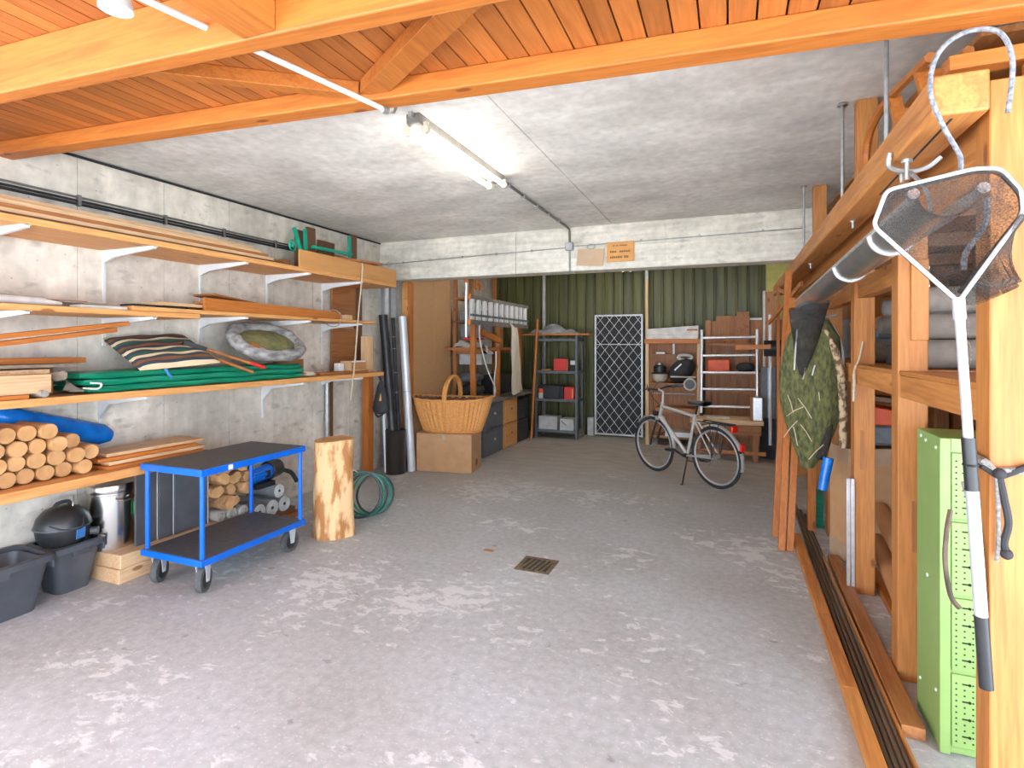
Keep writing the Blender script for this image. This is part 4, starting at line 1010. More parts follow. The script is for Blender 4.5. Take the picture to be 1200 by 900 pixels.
crate(8.31, 8.80, .001, .36, 'lower black crate at the far end of the counter', 'blackm', 'blackm')
crate(8.31, 8.80, .377, .70, 'upper black crate at the far end of the counter', 'blackm', 'blackm')
# open timber shelf above the counter
t = T('timber_shelving', 'open timber shelving above the counter in the back room', 'shelving', (-3.6, 7.9, .80))
for y in (6.98, 7.86, 8.80):
    part(B(-3.42, -3.35, y, y + .06, .80, 2.0 if y > 7 else 1.95), 'upright', 'orz', t, .002)
    part(B(-3.88, -3.82, max(y, 7.32), max(y, 7.32) + .06, .80, 2.9), 'upright', 'brz', t, .002)
    part(B(-3.82, -3.42, max(y, 7.33) + .01, max(y, 7.33) + .05, 1.46, 1.52), 'cross_rail', 'bry', t)
part(B(-3.88, -3.36, 7.06, 8.9, 1.515, 1.56), 'shelf_board', 'bry', t, .002)
part(B(-3.88, -3.45, 7.32, 8.9, 1.93, 1.96), 'shelf_board', 'dky', t)
part(B(-3.88, -3.60, 7.3, 8.9, 2.28, 2.31), 'shelf_board', 'bry', t)
part(MB().bar((-3.44, 7.32, 1.80), (-3.30, 7.80, 1.66), .05, .08), 'loose_bracket', 'ory', t)
part(B(-3.40, -3.33, 7.84, 7.98, 1.56, 1.92), 'gusset', 'bry', t)
mb = MB().grid(lambda u, v: V((-3.76 + .42 * v, 7.12 + .5 * u, 1.565 + .10 * (1 - (2 * u - 1) ** 2) * (1 - .55 * v) + .015 * math.sin(u * 17 + v * 9) - (.10 * max(0, v - .75) * 4 * (u > .55)))), 16, 12)
mb.grid(lambda u, v: V((-3.76 + .42 * v, 7.12 + .5 * u, 1.5615 - (.10 * max(0, v - .75) * 4 * (u > .55)))), 16, 12)
one(mb, 'white_cloth', 'whitec', 'crumpled white cloth on the timber shelving', 'cloth')
one(B(-3.62, -3.40, 7.16, 7.40, 1.672, 1.70), 'red_tray', 'red', 'flat red tray on the white cloth', 'tray')
one(B(-3.80, -3.45, 7.42, 7.85, 1.72, 1.90), 'grey_box', 'tarpd', 'grey box on the timber shelving behind the pole', 'box', bev=.01)
one(B(-3.80, -3.5, 7.40, 7.85, 1.961, 2.12), 'grey_box', 'tarpd', 'grey box on the upper board of the timber shelving', 'box', bev=.01)
one(MB().lathe([(.16, 0), (.17, .02), (.17, .18), (.02, .20)], (-3.68, 8.1, 1.961), 20), 'bucket', 'dkz', 'brown tub on the upper board of the timber shelving', 'tub')
one(MB().ring((-3.6, 7.62, 2.43), .14, .025, (1, .2, 0), 24, 8, math.pi + .1, 2 * math.pi - .1), 'wooden_hoop', 'ory', 'curved orange wooden hoop above the timber shelving', 'hoop')
one(B(-3.81, -3.44, 7.40, 7.80, 1.30, 1.46), 'white_crate', 'wgrey', 'pale grey crate hanging under the timber shelf', 'crate', bev=.01)
mb = MB().sph((-3.62, 7.42, .91), 1, 20, 10, (.17, .34, .11)); one(mb, 'duffel_bag', 'blackm', 'black duffel bag lying on the dark counter', 'bag')
mb = MB().sph((-3.62, 7.42, 1.11), 1, 18, 10, (.16, .30, .09)); one(mb, 'duffel_bag', 'dgrey', 'dark grey bag lying on the black duffel bag', 'bag')
one(B(-3.80, -3.45, 8.15, 8.7, .801, 1.1), 'tool_case', 'blackm', 'black tool case on the far end of the counter', 'case', bev=.01)
one(MB().cyl((-3.33, 7.62, .80), (-3.33, 7.62, 1.03), .022, n=10).cyl((-3.33, 7.62, 1.03), (-3.33, 7.62, 1.09), .010, n=8), 'bottle', 'brz', 'slim brown bottle on the counter', 'bottle')
one(MB().tube(bez([(-3.33, 7.10, 1.88), (-3.33, 7.12, 1.65), (-3.30, 7.30, 1.25), (-3.26, 7.50, .95), (-3.30, 7.56, .82)]), .010), 'white_cable', 'whitec', 'white cable drooping from the ladder to the counter', 'cable')
one(MB().tube(bez([(-3.30, 7.62, 1.5), (-3.29, 7.60, 1.3), (-3.28, 7.52, 1.1), (-3.29, 7.54, .82)]), .009), 'white_cable', 'white', 'thin white cord beside the drooping cable', 'cable')
# aluminium pole and ladder
t = T('paint_pole', 'upright aluminium pole with orange cap beside the ladder', 'pole', (-3.24, 6.495, 1.70))
part(MB().cyl((-3.24, 6.495, 1.70), (-3.24, 6.495, 2.42), .022, n=14), 'tube', 'alu', t)
part(MB().cyl((-3.24, 6.495, 2.42), (-3.24, 6.495, 2.46), .028, n=14), 'cap', 'orng', t)
t = T('folding_ladder', 'aluminium ladder with dark rails hung level in the back room', 'ladder', (-3.25, 7.65, 1.88))
LY0, LY1 = 6.55, 8.80
part(MB().bar((-3.22, LY0, 2.24), (-3.22, LY1, 2.24), .03, .05), 'rail', 'lampg', t, .003)
part(MB().bar((-3.22, LY0, 1.905), (-3.22, LY1, 1.905), .03, .065), 'rail', 'lampg', t, .003)
part(MB().bar((-3.20, LY0, 2.0), (-3.20, LY1, 2.0), .02, .03), 'stay', 'dgrey', t)
k = 0; y = LY0 + .05
while y < LY1 - .05:
    part(B(-3.25, -3.205, y, y + .085, 1.94, 2.22), 'rung', 'white', t, .006); y += .205
for z in (2.24, 1.905): part(B(-3.245, -3.195, LY0 - .03, LY0, z - .035, z + .035), 'end_cap', 'orng', t, .004)
t2 = MB()
t = T('canvas_trousers', 'cream canvas cloth hanging below the ladder', 'cloth', (-3.16, 8.0, .85))
def tr(u, v, s=1):
    z = 1.87 - 1.03 * u; w = .085 + .15 * u; y = 7.98 + .13 * u
    a = 2 * math.pi * v
    return V((-3.14 + .035 * math.cos(a) * (1 + .4 * math.sin(u * 5)), y + w * math.sin(a) + .01 * math.sin(u * 13), z + (.02 * math.sin(a * 2) if u > .9 else 0)))
mb = MB().grid(tr, 16, 24, cv=True); mb.f.append(tuple(range(24))); mb.f.append(tuple(15 * 24 + i for i in reversed(range(24))))
part(mb, 'drape', 'cream', t)
part(MB().tube([tr(k / 12, .02) + V((.004, 0, 0)) for k in range(13)], .006, 6), 'seam', 'cream', t)
part(MB().tube(bez([(-3.14, 7.92, 1.86), (-3.19, 7.94, 1.93), (-3.21, 7.97, 1.945), (-3.16, 8.02, 1.87)]), .012), 'hanging_loop', 'cream', t)

# ------------------------------------------------------------------ steel shelving on the back wall
t = T('steel_shelving', 'dark grey steel shelving unit against the green wall', 'shelving', (-2.76, 9.12, 0))
x0, x1, y0, y1 = -3.13, -2.37, 8.92, 9.34
for (x, y) in ((x0, y0), (x1 - .04, y0), (x0, y1 - .04), (x1 - .04, y1 - .04)):
    part(MB().box(x, x + .04, y, y + .004, 0, 1.76).box(x if x < -2.8 else x + .036, x + .004 if x < -2.8 else x + .04, y, y + .04, 0, 1.76), 'post', 'dgrey', t)
for z in (.10, .63, 1.11, 1.66): part(B(x0 + .005, x1 - .005, y0 + .005, y1 - .005, z, z + .045), 'shelf', 'dgrey', t, .003)
one(MB().bar((-3.42, 9.06, 1.776), (-2.18, 9.10, 1.776), .38, .028), 'loose_board', 'orx', 'orange board laid across the steel shelving', 'board', bev=.002)
mb = MB().grid(lambda u, v: V((-3.25 + .82 * u, 8.93 + .32 * v, 1.793 + .17 * (math.sin(math.pi * u) ** .7) * math.sin(math.pi * v) ** .5 * (.75 + .3 * math.sin(u * 11 + v * 5)) + .012 * math.sin(u * 31 + v * 17))), 34, 16)
mb.grid(lambda u, v: V((-3.25 + .82 * u, 8.93 + .32 * v, 1.7915)), 34, 16)
one(mb, 'grey_tarp', 'tarpd', 'crumpled grey tarpaulin on top of the steel shelving', 'tarpaulin')
t = T('red_box', 'square red box on the upper steel shelf', 'box', (-2.68, 9.07, 1.156)); part(B(-2.80, -2.58, 8.96, 9.18, 1.156, 1.36), 'body', 'red', t, .004); part(B(-2.578, -2.55, 8.97, 9.17, 1.156, 1.355), 'side_flap', 'bry', t)
t = T('black_device', 'small black device beside the red box on steel shelf', 'device', (-2.45, 9.1, 1.156)); part(B(-2.52, -2.43, 9.0, 9.2, 1.156, 1.36), 'body', 'blackm', t, .006); part(B(-2.515, -2.435, 8.996, 9.0, 1.26, 1.33), 'dial_plate', 'galv', t)
one(MB().bar((-3.02, 9.0, 1.165), (-2.86, 9.0, 1.172), .06, .02), 'wood_offcut', 'orx', 'thin wood offcut on the upper steel shelf', 'offcut')
t = T('tool_case', 'wide black case on the middle steel shelf', 'case', (-2.9, 9.1, .676)); part(B(-3.08, -2.70, 8.97, 9.25, .676, .90), 'body', 'black', t, .012); part(B(-2.70, -2.64, 8.99, 9.24, .676, .89), 'side_pocket', 'blackm', t, .01); part(MB().tube([(-2.97, 8.965, .86), (-2.97, 8.95, .88), (-2.87, 8.95, .88), (-2.87, 8.965, .86)], .008), 'handle', 'black', t)
t = T('red_box', 'small red carton on the middle steel shelf beside the post', 'box', (-2.53, 9.02, .676)); part(B(-2.61, -2.44, 8.94, 9.12, .676, .88), 'body', 'red', t, .003); part(B(-2.475, -2.455, 8.937, 8.94, .70, .85), 'printed_strip', 'sign', t)
t = T('paint_tin', 'red and white tin at the left of the middle steel shelf', 'tin', (-3.12, 8.98, .676)); part(MB().cyl((-3.03, 8.94, .676), (-3.03, 8.94, .78), .0, n=3) if 0 else MB().cyl((-3.10 + .06, 8.975, .676), (-3.04, 8.975, .77), .045, n=16), 'body', 'wgrey', t); part(MB().cyl((-3.04, 8.975, .77), (-3.04, 8.975, .84), .046, n=16), 'top_band', 'rorg', t)
for (a, lb) in (((-3.07, -2.74, 8.95, 9.22, .146, .37), 'larger grey white carton on the bottom steel shelf'), ((-2.69, -2.45, 8.95, 9.2, .146, .34), 'smaller white carton with a dark mark on the bottom steel shelf')):
    t = T('white_carton', lb, 'box', ((a[0] + a[1]) / 2, 9.08, .146)); part(B(*a), 'body', 'wgrey', t, .003); part(B(a[0], a[1], a[2] - .001, a[2], a[5] - .03, a[5] - .026), 'flap_line', 'galv', t)
    if a[0] > -2.7: part(MB().bar((-2.66, 8.948, .30), (-2.58, 8.948, .235), .003, .012), 'dark_mark', 'blackm', t)

one(B(-2.335, -2.22, 9.45, 9.59, .0, .32), 'white_canister', 'wgrey', 'pale canister on the floor beside the steel shelving', 'canister', bev=.01)
one(MB().cyl((-3.13, 8.74, .002), (-3.06, 8.86, 2.04), .022, n=10), 'broom_stick', 'orz', 'orange wooden pole leaning on the steel shelving', 'pole')
one(MB().cyl((-3.17, 9.54, 0), (-3.17, 9.54, 2.925), .030, n=12), 'steel_post', 'wgrey', 'pale steel post in front of the green wall', 'post')
t = T('slim_post', 'slim pale post between lattice screen and right shelf unit', 'post', (-1.31, 9.53, 0)); part(B(-1.335, -1.29, 9.50, 9.55, 0, 2.70), 'shaft', 'pnz', t); part(B(-1.335, -1.29, 9.50, 9.55, 2.70, 2.92), 'metal_head', 'galv', t)
# lattice screen
t = T('lattice_screen', 'white diamond lattice screen in a grey frame on back wall', 'screen', (-1.78, 9.46, 0))
X0, X1, Z0, Z1 = -2.20, -1.37, .03, 2.12
fr = MB().box(X0, X0 + .028, 9.44, 9.47, Z0, Z1).box(X1 - .028, X1, 9.44, 9.47, Z0, Z1).box(X0 + .028, X1 - .028, 9.44, 9.47, Z0, Z0 + .028).box(X0 + .028, X1 - .028, 9.44, 9.47, Z1 - .028, Z1)
part(fr, 'frame', 'galv', t)
part(B(X0 + .02, X1 - .02, 9.475, 9.482, Z0 + .02, Z1 - .02), 'backing_sheet', 'blackm', t)
lat = MB(); w, h = X1 - X0 - .03, Z1 - Z0 - .03; st_ = .163; slope = 1.28
def clip(p, q):
    (xa, za), (xb, zb) = p, q; ts = [0, 1]
    d = (xb - xa, zb - za); lo, hi = 0, 1
    for (pp, dd, mn, mx) in ((xa, d[0], 0, w), (za, d[1], 0, h)):
        a, b = (mn - pp) / dd, (mx - pp) / dd
        lo, hi = max(lo, min(a, b)), min(hi, max(a, b))
    return None if lo >= hi else ((xa + d[0] * lo, za + d[1] * lo), (xa + d[0] * hi, za + d[1] * hi))
for s in (1, -1):
    k = -30
    while k < 40:
        xs_ = k * st_; c_ = clip((xs_, 0), (xs_ + s * 4, 4 * slope)); k += 1
        if c_:
            (a, b), (c2, d2) = c_; yy = 9.452 if s > 0 else 9.462
            lat.bar((X0 + .015 + a, yy, Z0 + .015 + b), (X0 + .015 + c2, yy, Z0 + .015 + d2), .005, .013, (0, 1, 0))
part(lat, 'lattice', 'white', t)
part(B(X0 + .03, X1 - .03, 9.44, 9.45, 1.60, 1.612), 'cross_wire', 'galv', t)

# ------------------------------------------------------------------ right part of the back room
t = T('timber_cupboard', 'open pine shelf unit behind the bicycle', 'shelving', (-.83, 9.15, 0))
x0, x1, y0, y1 = -1.25, -.42, 8.92, 9.45
for x in (x0, x1 - .05): part(B(x, x + .05, y0, y0 + .05, 0, 1.62), 'front_post', 'pnz', t, .002); part(B(x, x + .05, y1 - .05, y1, 0, 1.62), 'rear_post', 'brz', t)
part(B(x0 - .02, x1 + .02, y0 - .01, y1, 1.62, 1.69), 'top', 'orx', t, .003)
part(B(x0 + .05, x1 - .05, y1 - .06, y1 - .05, .05, 1.62), 'back_panel', 'brz', t)
for z in (1.42, .96, .50, .12): part(B(x0 + .05, x1 - .05, y0 + .06 + (.2 if z > 1.3 else 0), y1 - .06, z, z + .03), 'shelf', 'brx', t)
part(B(-.86, -.83, y0 + .3, y0 + .33, 1.45, 1.62), 'white_hanger', 'white', t)
t = T('white_panel_box', 'long white slatted box on top of the pine shelf unit', 'box', (-.85, 9.1, 1.691))
part(MB().hexa([(-1.24, 8.95, 1.691), (-.45, 8.95, 1.691), (-.45, 9.3, 1.691), (-1.24, 9.3, 1.691)], [(-1.24, 8.95, 1.85), (-.45, 8.95, 1.90), (-.45, 9.3, 1.90), (-1.24, 9.3, 1.85)]), 'body', 'whitec', t, .004)
part(B(-1.24, -.45, 8.945, 8.95, 1.755, 1.76), 'groove', 'galv', t); part(B(-.62, -.46, 8.944, 8.95, 1.82, 1.845), 'brown_label', 'bry', t)
# shelf items: sprayer and kit bag
t = T('garden_sprayer', 'black and cream garden sprayer on the pine unit shelf', 'sprayer', (-1.05, 9.1, .991))
c = (-1.05, 9.10, .991)
part(MB().lathe([(.05, 0), (.11, .05), (.13, .12), (.125, .14)], c, 22), 'tank', 'cream', t)
part(MB().lathe([(.145, .14), (.14, .155), (.10, .17), (.10, .26), (.06, .28), (.01, .285)], c, 22), 'cap', 'black', t)
part(MB().cyl((c[0], c[1], c[2] + .285), (c[0], c[1], c[2] + .31), .05, n=16), 'filler', 'galv', t)
one(MB().box(-1.10, -.95, 9.25, 9.33, 1.451, 1.56).cyl((-1.02, 9.29, 1.56), (-1.02, 9.29, 1.64), .03, n=10) if 0 else B(-1.12, -.98, 9.2, 9.34, 1.451, 1.48), 'small_tray', 'white', 'small white tray on the upper shelf of pine unit', 'tray')
t = T('kit_bag', 'black kit bag with white flash on the pine unit shelf', 'bag', (-.70, 9.08, .991))
mb = MB().sph((-.71, 9.08, 1.19), 1, 20, 12, (.19, .19, .20))
for p in mb.v: p.x += (p.z - 1.19) * .35; p.z = max(p.z, .992)
part(mb, 'body', 'blackm', t)
part(MB().bar((-.80, 8.875, 1.20), (-.70, 8.885, 1.30), .012, .02), 'white_flash', 'white', t)
part(MB().ring((-.66, 9.05, 1.40), .07, .025, (.2, -1, .3), 18, 8, e=(1.5, .6)), 'white_strap', 'whitec', t)
part(MB().bar((-.86, 8.87, 1.10), (-.48, 8.87, 1.10), .02, .02), 'tube_bar', 'cream', t)
t = T('cable_drum', 'cream ringed black reel at the shelf edge behind the saddle', 'reel', (-.57, 8.88, .90))
part(MB().ring((-.57, 8.87, .985), .085, .016, (0, 1, 0), 26, 8), 'rim', 'cream', t); part(MB().cyl((-.57, 8.86, .985), (-.57, 8.93, .985), .075, n=20), 'hub', 'black', t)
one(MB().cyl((-1.15, 8.90, .83), (-.50, 8.90, .83), .012, n=8), 'steel_bar', 'galv', 'thin steel bar in front of the pine unit', 'bar')
one(B(-1.10, -.50, 8.93, 9.3, .531, .60), 'panel_stack', 'brx', 'brown panels stacked low in the pine unit', 'board')
one(B(-.95, -.55, 8.93, 9.35, .151, .22), 'white_board', 'white', 'white board low in the pine unit', 'board')
# boards leaning behind the ladder
t = T('plywood_stack', 'brown plywood boards standing behind the small ladder', 'boards', (.05, 9.2, 0))
part(B(-.36, .48, 9.40, 9.425, 0, 1.93), 'back_board', 'brz', t)
part(B(-.33, .06, 9.36, 9.38, 0, 1.98), 'board', 'brz', t, .002)
part(B(.30, .47, 9.36, 9.38, 0, 2.02), 'board', 'brz', t, .002)
part(B(-.20, .10, 9.33, 9.35, 0, 2.06), 'board', 'brz', t)
part(B(.10, .29, 9.29, 9.315, 1.05, 2.12), 'front_board', 'bry', t, .002)
part(B(-.36, -.28, 9.28, 9.34, 0, 1.99), 'upright', 'brz', t)
part(B(-.2, .47, 9.355, 9.36, 1.99, 2.02), 'white_edge', 'white', t)
for z in (1.62, 1.17, .90): part(B(-.34, .47, 8.95, 9.28, z - .03, z), 'shelf', 'brx', t)
one(B(-.32, .0, 8.98, 9.2, 1.171, 1.37), 'red_crate', 'rorg', 'orange red plastic crate behind the small ladder', 'crate', bev=.01)
one(MB().sph((.23, 9.08, 1.25), 1, 16, 8, (.14, .12, .08)), 'black_pouch', 'blackm', 'black pouch beside the orange red crate', 'bag')
one(MB().bar((.08, 8.42, 1.56), (.53, 8.34, 1.575), .05, .06), 'shovel_handle', 'orx', 'orange wooden bar laid across the small ladder', 'bar')
# aluminium ladder standing on the bench
t = T('step_ladder', 'small aluminium ladder standing on the low bench', 'ladder', (0, 8.5, .56))
for x in (-.385, .365): part(MB().cyl((x, 8.46, .562), (x, 8.58, 1.82), .022, n=12), 'rail', 'alu', t)
for z in (.70, .95, 1.19, 1.44, 1.70): part(MB().cyl((-.385, 8.46 + .12 * (z - .56) / 1.26, z), (.365, 8.46 + .12 * (z - .56) / 1.26, z + .012), .018, n=10), 'rung', 'alu', t)
for x in (-.385, .365): part(MB().cyl((x, 8.458, .5615), (x, 8.463, .60), .026, n=12), 'foot', 'rubber', t)
# low bench
t = T('low_bench', 'low rustic timber bench behind the bicycle', 'bench', (0, 8.35, 0))
for k, (a, b) in enumerate(((8.10, 8.27), (8.275, 8.44), (8.445, 8.62))): part(B(-.52, .43, a, b, .50, .56), 'top_plank', 'pnx', t, .004)
for x in (-.45, .30):
    for y in (8.16, 8.52): part(B(x, x + .06, y, y + .06, 0, .50), 'leg', 'brz', t)
part(B(-.46, .40, 8.13, 8.16, .36, .49), 'apron', 'brx', t); part(B(-.50, .46, 8.18, 8.22, .08, .13), 'stretcher', 'orx', t)
one(B(-.30, .0, 8.2, 8.4, .561, .575), 'white_sheet', 'whitec', 'pale sheet lying on the low bench', 'sheet')
t = T('metal_canister', 'rectangular silver canister on the low bench', 'canister', (.35, 8.22, .561)); part(B(.27, .42, 8.15, 8.30, .561, .88), 'body', 'alu', t, .01); part(B(.265, .30, 8.145, 8.31, .561, .89), 'brown_edge', 'bry', t)
one(MB().bar((.64, 8.3, .35), (.90, 8.3, .35), .2, .22).box(.66, .68, 8.28, 8.32, 0, .25).box(.86, .88, 8.28, 8.32, 0, .25), 'wood_stool', 'brx', 'brown timber stool beside the low bench', 'stool', bev=.004)
# shovel, trough and poles on the right of the back room
t = T('snow_shovel', 'snow shovel with black blade and white handle', 'shovel', (.53, 8.35, 1.4))
part(MB().grid(lambda u, v: V((.44 + .25 * u, 8.30 + .06 * math.sin(math.pi * v), 1.44 + .22 * v)), 8, 8).grid(lambda u, v: V((.44 + .25 * u, 8.306 + .06 * math.sin(math.pi * v), 1.44 + .22 * v)), 8, 8), 'blade', 'black', t)
part(MB().cyl((.525, 8.40, .2), (.525, 8.40, 2.02), .022, n=12), 'handle', 'white', t)
t = T('black_trough', 'dark grey plastic trough standing upright beside the bench', 'trough', (.50, 8.5, .40))
part(MB().hexa([(.40, 8.43, .565), (.60, 8.43, .565), (.60, 8.50, .565), (.40, 8.50, .565)], [(.41, 8.43, 1.29), (.60, 8.43, 1.29), (.60, 8.50, 1.29), (.41, 8.50, 1.29)]), 'body', 'dgrey', t, .01)
part(B(.495, .505, 8.42, 8.43, .58, 1.28), 'ridge', 'wgrey', t)
part(B(.40, .62, 8.42, 8.52, .0, .56), 'stand_box', 'blackm', t)
one(MB().cyl((.66, 8.6, 0), (.64, 8.62, 2.3), .015, n=10), 'white_pole', 'white', 'thin white pole behind the snow shovel', 'pole')
one(B(.46, .495, 8.9, 9.0, 0, 2.40), 'white_board', 'whitec', 'narrow pale upright board at the end of the green wall', 'board')
one(B(.50, .62, 8.85, 9.0, 0, 2.38), 'timber_post', 'brz', 'brown timber upright beside the narrow pale board', 'post')

# ------------------------------------------------------------------ bicycle (local: +x forward)
t = T('bicycle', 'silver city bicycle on its kickstand', 'bicycle', (0, 0, 0))
WB, WR = .98, .345
def wheel(cx, nm):
    w = part(MB().ring((cx, 0, WR), WR - .018, .019, (0, 1, 0), 56, 10), 'tyre', 'rubber', t)
    part(MB().ring((cx, 0, WR), WR - .046, .011, (0, 1, 0), 56, 8, ), 'rim', 'alu', w)
    sp = MB()
    for k in range(28):
        a = 2 * math.pi * k / 28; s = 1 if k % 2 else -1
        b = a + (.35 if (k // 2) % 2 else -.35)
        sp.cyl((cx + .025 * math.cos(b), s * .03, WR + .025 * math.sin(b)), (cx + (WR - .05) * math.cos(a), 0, WR + (WR - .05) * math.sin(a)), .0013, n=4)
    part(sp, 'spokes', 'galv', w)
    part(MB().cyl((cx, -.045, WR), (cx, .045, WR), .022, n=14), 'hub', 'galv', w)
wheel(0, 'rear'); wheel(WB, 'front')
BB = V((.42, 0, .30)); ST = V((.27, 0, .80)); HT = V((.80, 0, .86)); HB = V((.845, 0, .72)); RA = V((0, 0, WR)); FA = V((WB, 0, WR))
def ftube(nm, a, b, r, mat='silver'): return part(MB().cyl(a, b, r, n=12), nm, mat, t)
ftube('seat_tube', BB, ST, .019); ftube('top_tube', ST - V((0, 0, .03)), HT - V((0, 0, .02)), .018); ftube('down_tube', BB, HB, .023); ftube('head_tube', HB - V((-.006, 0, .02)), HT + V((-.004, 0, .02)), .024)
for s in (-1, 1):
    ftube('seat_stay', ST + V((.01, s * .02, -.06)), RA + V((0, s * .06, 0)), .009); ftube('chain_stay', BB + V((0, s * .03, 0)), RA + V((0, s * .06, 0)), .010)
    part(MB().tube([HB + V((.01, s * .035, -.03)), HB + V((.04, s * .055, -.13)), FA + V((-.012, s * .055, .06)), FA + V((0, s * .055, 0))], .013, 10), 'fork_blade', 'black', t)
part(MB().bar(HB + V((.006, -.06, -.035)), HB + V((.006, .06, -.035)), .04, .03), 'fork_crown', 'silver', t)
ftube('seat_post', ST, ST + V((-.035, 0, .11)), .013, 'black')
mb = MB().grid(lambda u, v: V((.10 + .27 * u, (.085 * (1 - u) ** .7 + .018) * math.cos(math.pi * v) * (1.0 if u > .05 else .8), .925 + (.028 + .012 * (1 - u)) * math.sin(math.pi * v))), 14, 12)
mb.grid(lambda u, v: V((.10 + .27 * u, (.085 * (1 - u) ** .7 + .018) * math.cos(math.pi * v) * (1.0 if u > .05 else .8), .925 - .018 * math.sin(math.pi * v))), 14, 12)
part(mb, 'saddle', 'black', t)
ftube('stem', HT + V((-.005, 0, .02)), HT + V((-.025, 0, .16)), .015, 'alu')
part(MB().cyl(HT + V((-.02, 0, .155)), HT + V((.06, 0, .185)), .014, n=10), 'stem_arm', 'alu', t)
hbp = HT + V((.06, 0, .185))
part(MB().tube(bez([hbp + V((-.13, -.28, .03)), hbp + V((-.02, -.20, .03)), hbp + V((.02, -.05, 0)), hbp, hbp + V((.02, .05, 0)), hbp + V((-.02, .20, .03)), hbp + V((-.13, .28, .03))], 5), .011, 8), 'handlebar', 'black', t)
for s in (-1, 1):
    part(MB().cyl(hbp + V((-.14, s * .287, .03)), hbp + V((-.05, s * .225, .033)), .017, n=10), 'grip', 'black', t)
    part(MB().tube([hbp + V((-.02, s * .20, .02)), hbp + V((.03, s * .21, .005)), hbp + V((-.02, s * .27, .0))], .006, 6), 'brake_lever', 'black', t)
part(MB().tube(bez([hbp + V((0, -.18, .03)), hbp + V((.10, -.12, .08)), hbp + V((.10, 0, -.06)), HB + V((.06, .03, -.06))]), .004, 5).tube(bez([hbp + V((0, .18, .03)), hbp + V((.09, .1, .06)), hbp + V((.07, .02, -.12)), HT + V((-.05, .02, -.05))]), .004, 5), 'brake_cable', 'black', t)
part(MB().cyl(HB + V((.05, 0, .02)), HB + V((.10, 0, .02)), .028, .036, n=16), 'front_lamp', 'black', t)
def guard(cx, a0, a1, mat, nm):
    mb = MB()
    for q in (WR + .022, WR + .026):
        mb.grid(lambda u, v: V((cx + (q - .006 * (2 * v - 1) ** 2 * 2) * math.cos(R(a0 + (a1 - a0) * u)), .030 * (2 * v - 1), WR + (q - .006 * (2 * v - 1) ** 2 * 2) * math.sin(R(a0 + (a1 - a0) * u)))), 24, 5)
    part(mb, nm, mat, t)
guard(0, 62, 195, 'silver', 'rear_mudguard'); guard(WB, 40, 180, 'silver', 'front_mudguard')

rk = MB()
for s in (-1, 1):
    rk.tube([(.20, s * .05, .735), (-.24, s * .05, .735)], .007, 6).tube([(-.10, s * .055, .735), (0, s * .07, WR)], .006, 6).tube([(.02, s * .055, .735), (0, s * .07, WR)], .006, 6)
for k in range(4): rk.tube([(-.24 + .13 * k, -.05, .735), (-.24 + .13 * k, .05, .735)], .006, 6)
rk.tube([(0, 0, .737), (-.25, 0, .737)], .008, 6)
part(rk, 'luggage_rack', 'black', t)
part(MB().box(-.275, -.245, -.045, .045, .66, .725), 'rear_lamp', 'lens', t, .008)
part(MB().box(-.37, -.345, -.032, .032, .47, .55), 'rear_reflector', 'lens', t, .008); part(MB().box(-.352, -.33, -.035, .035, .45, .48), 'reflector_mount', 'black', t)
part(MB().ring(BB + V((0, -.045, 0)), .085, .006, (0, 1, 0), 30, 6).cyl(BB + V((0, -.055, 0)), BB + V((0, .055, 0)), .024, n=12), 'chainring', 'black', t)
for s, a in ((-1, 200), (1, 20)):
    e = BB + V((.165 * math.cos(R(a)), s * .075, .165 * math.sin(R(a))))
    part(MB().bar(BB + V((0, s * .065, 0)), e, .014, .022), 'crank', 'black', t)
    part(MB().box(e.x - .045, e.x + .045, e.y + s * .05 - .04, e.y + s * .05 + .04, e.z - .012, e.z + .012), 'pedal', 'black', t, .004)
part(MB().tube([(0, -.045, WR + .03), (.42, -.045, .385)], .004, 5).tube([(0, -.045, WR - .03), (.42, -.045, .215)], .004, 5), 'chain', 'rubber', t)
part(MB().tube([(.36, .06, .30), (.33, .14, .16), (.30, .225, .008)], .009, 8).cyl((.30, .21, .0), (.30, .245, .012), .014, n=8), 'kickstand', 'black', t)

rear = V((-.13, 6.50, 0)); fwd = V((-.66, .55, 0)).normalized()
t.location = rear; t.rotation_euler = (R(-3), 0, math.atan2(fwd.y, fwd.x))

# ------------------------------------------------------------------ floor drain
t = T('floor_drain', 'small rusty floor drain grate in the concrete floor', 'drain', (-1.3, 3.75, 0))
part(MB().box(-1.43, -1.17, 3.62, 3.65, 0, .004).box(-1.43, -1.17, 3.85, 3.88, 0, .004).box(-1.43, -1.40, 3.65, 3.85, 0, .004).box(-1.20, -1.17, 3.65, 3.85, 0, .004), 'frame', 'drain', t)
part(B(-1.40, -1.20, 3.65, 3.85, 0, .001), 'pit', 'blackm', t)
for k in range(5):
    x = -1.39 + .038 * k
    part(MB().bar((x, 3.655, .003), (x + .03, 3.845, .003), .017, .004), 'bar', 'drain', t)
one(B(-1.78, -1.70, 3.86, 3.90, 0, .002), 'paper_scrap', 'cardb', 'small tan scrap lying on the floor near the drain', 'scrap')

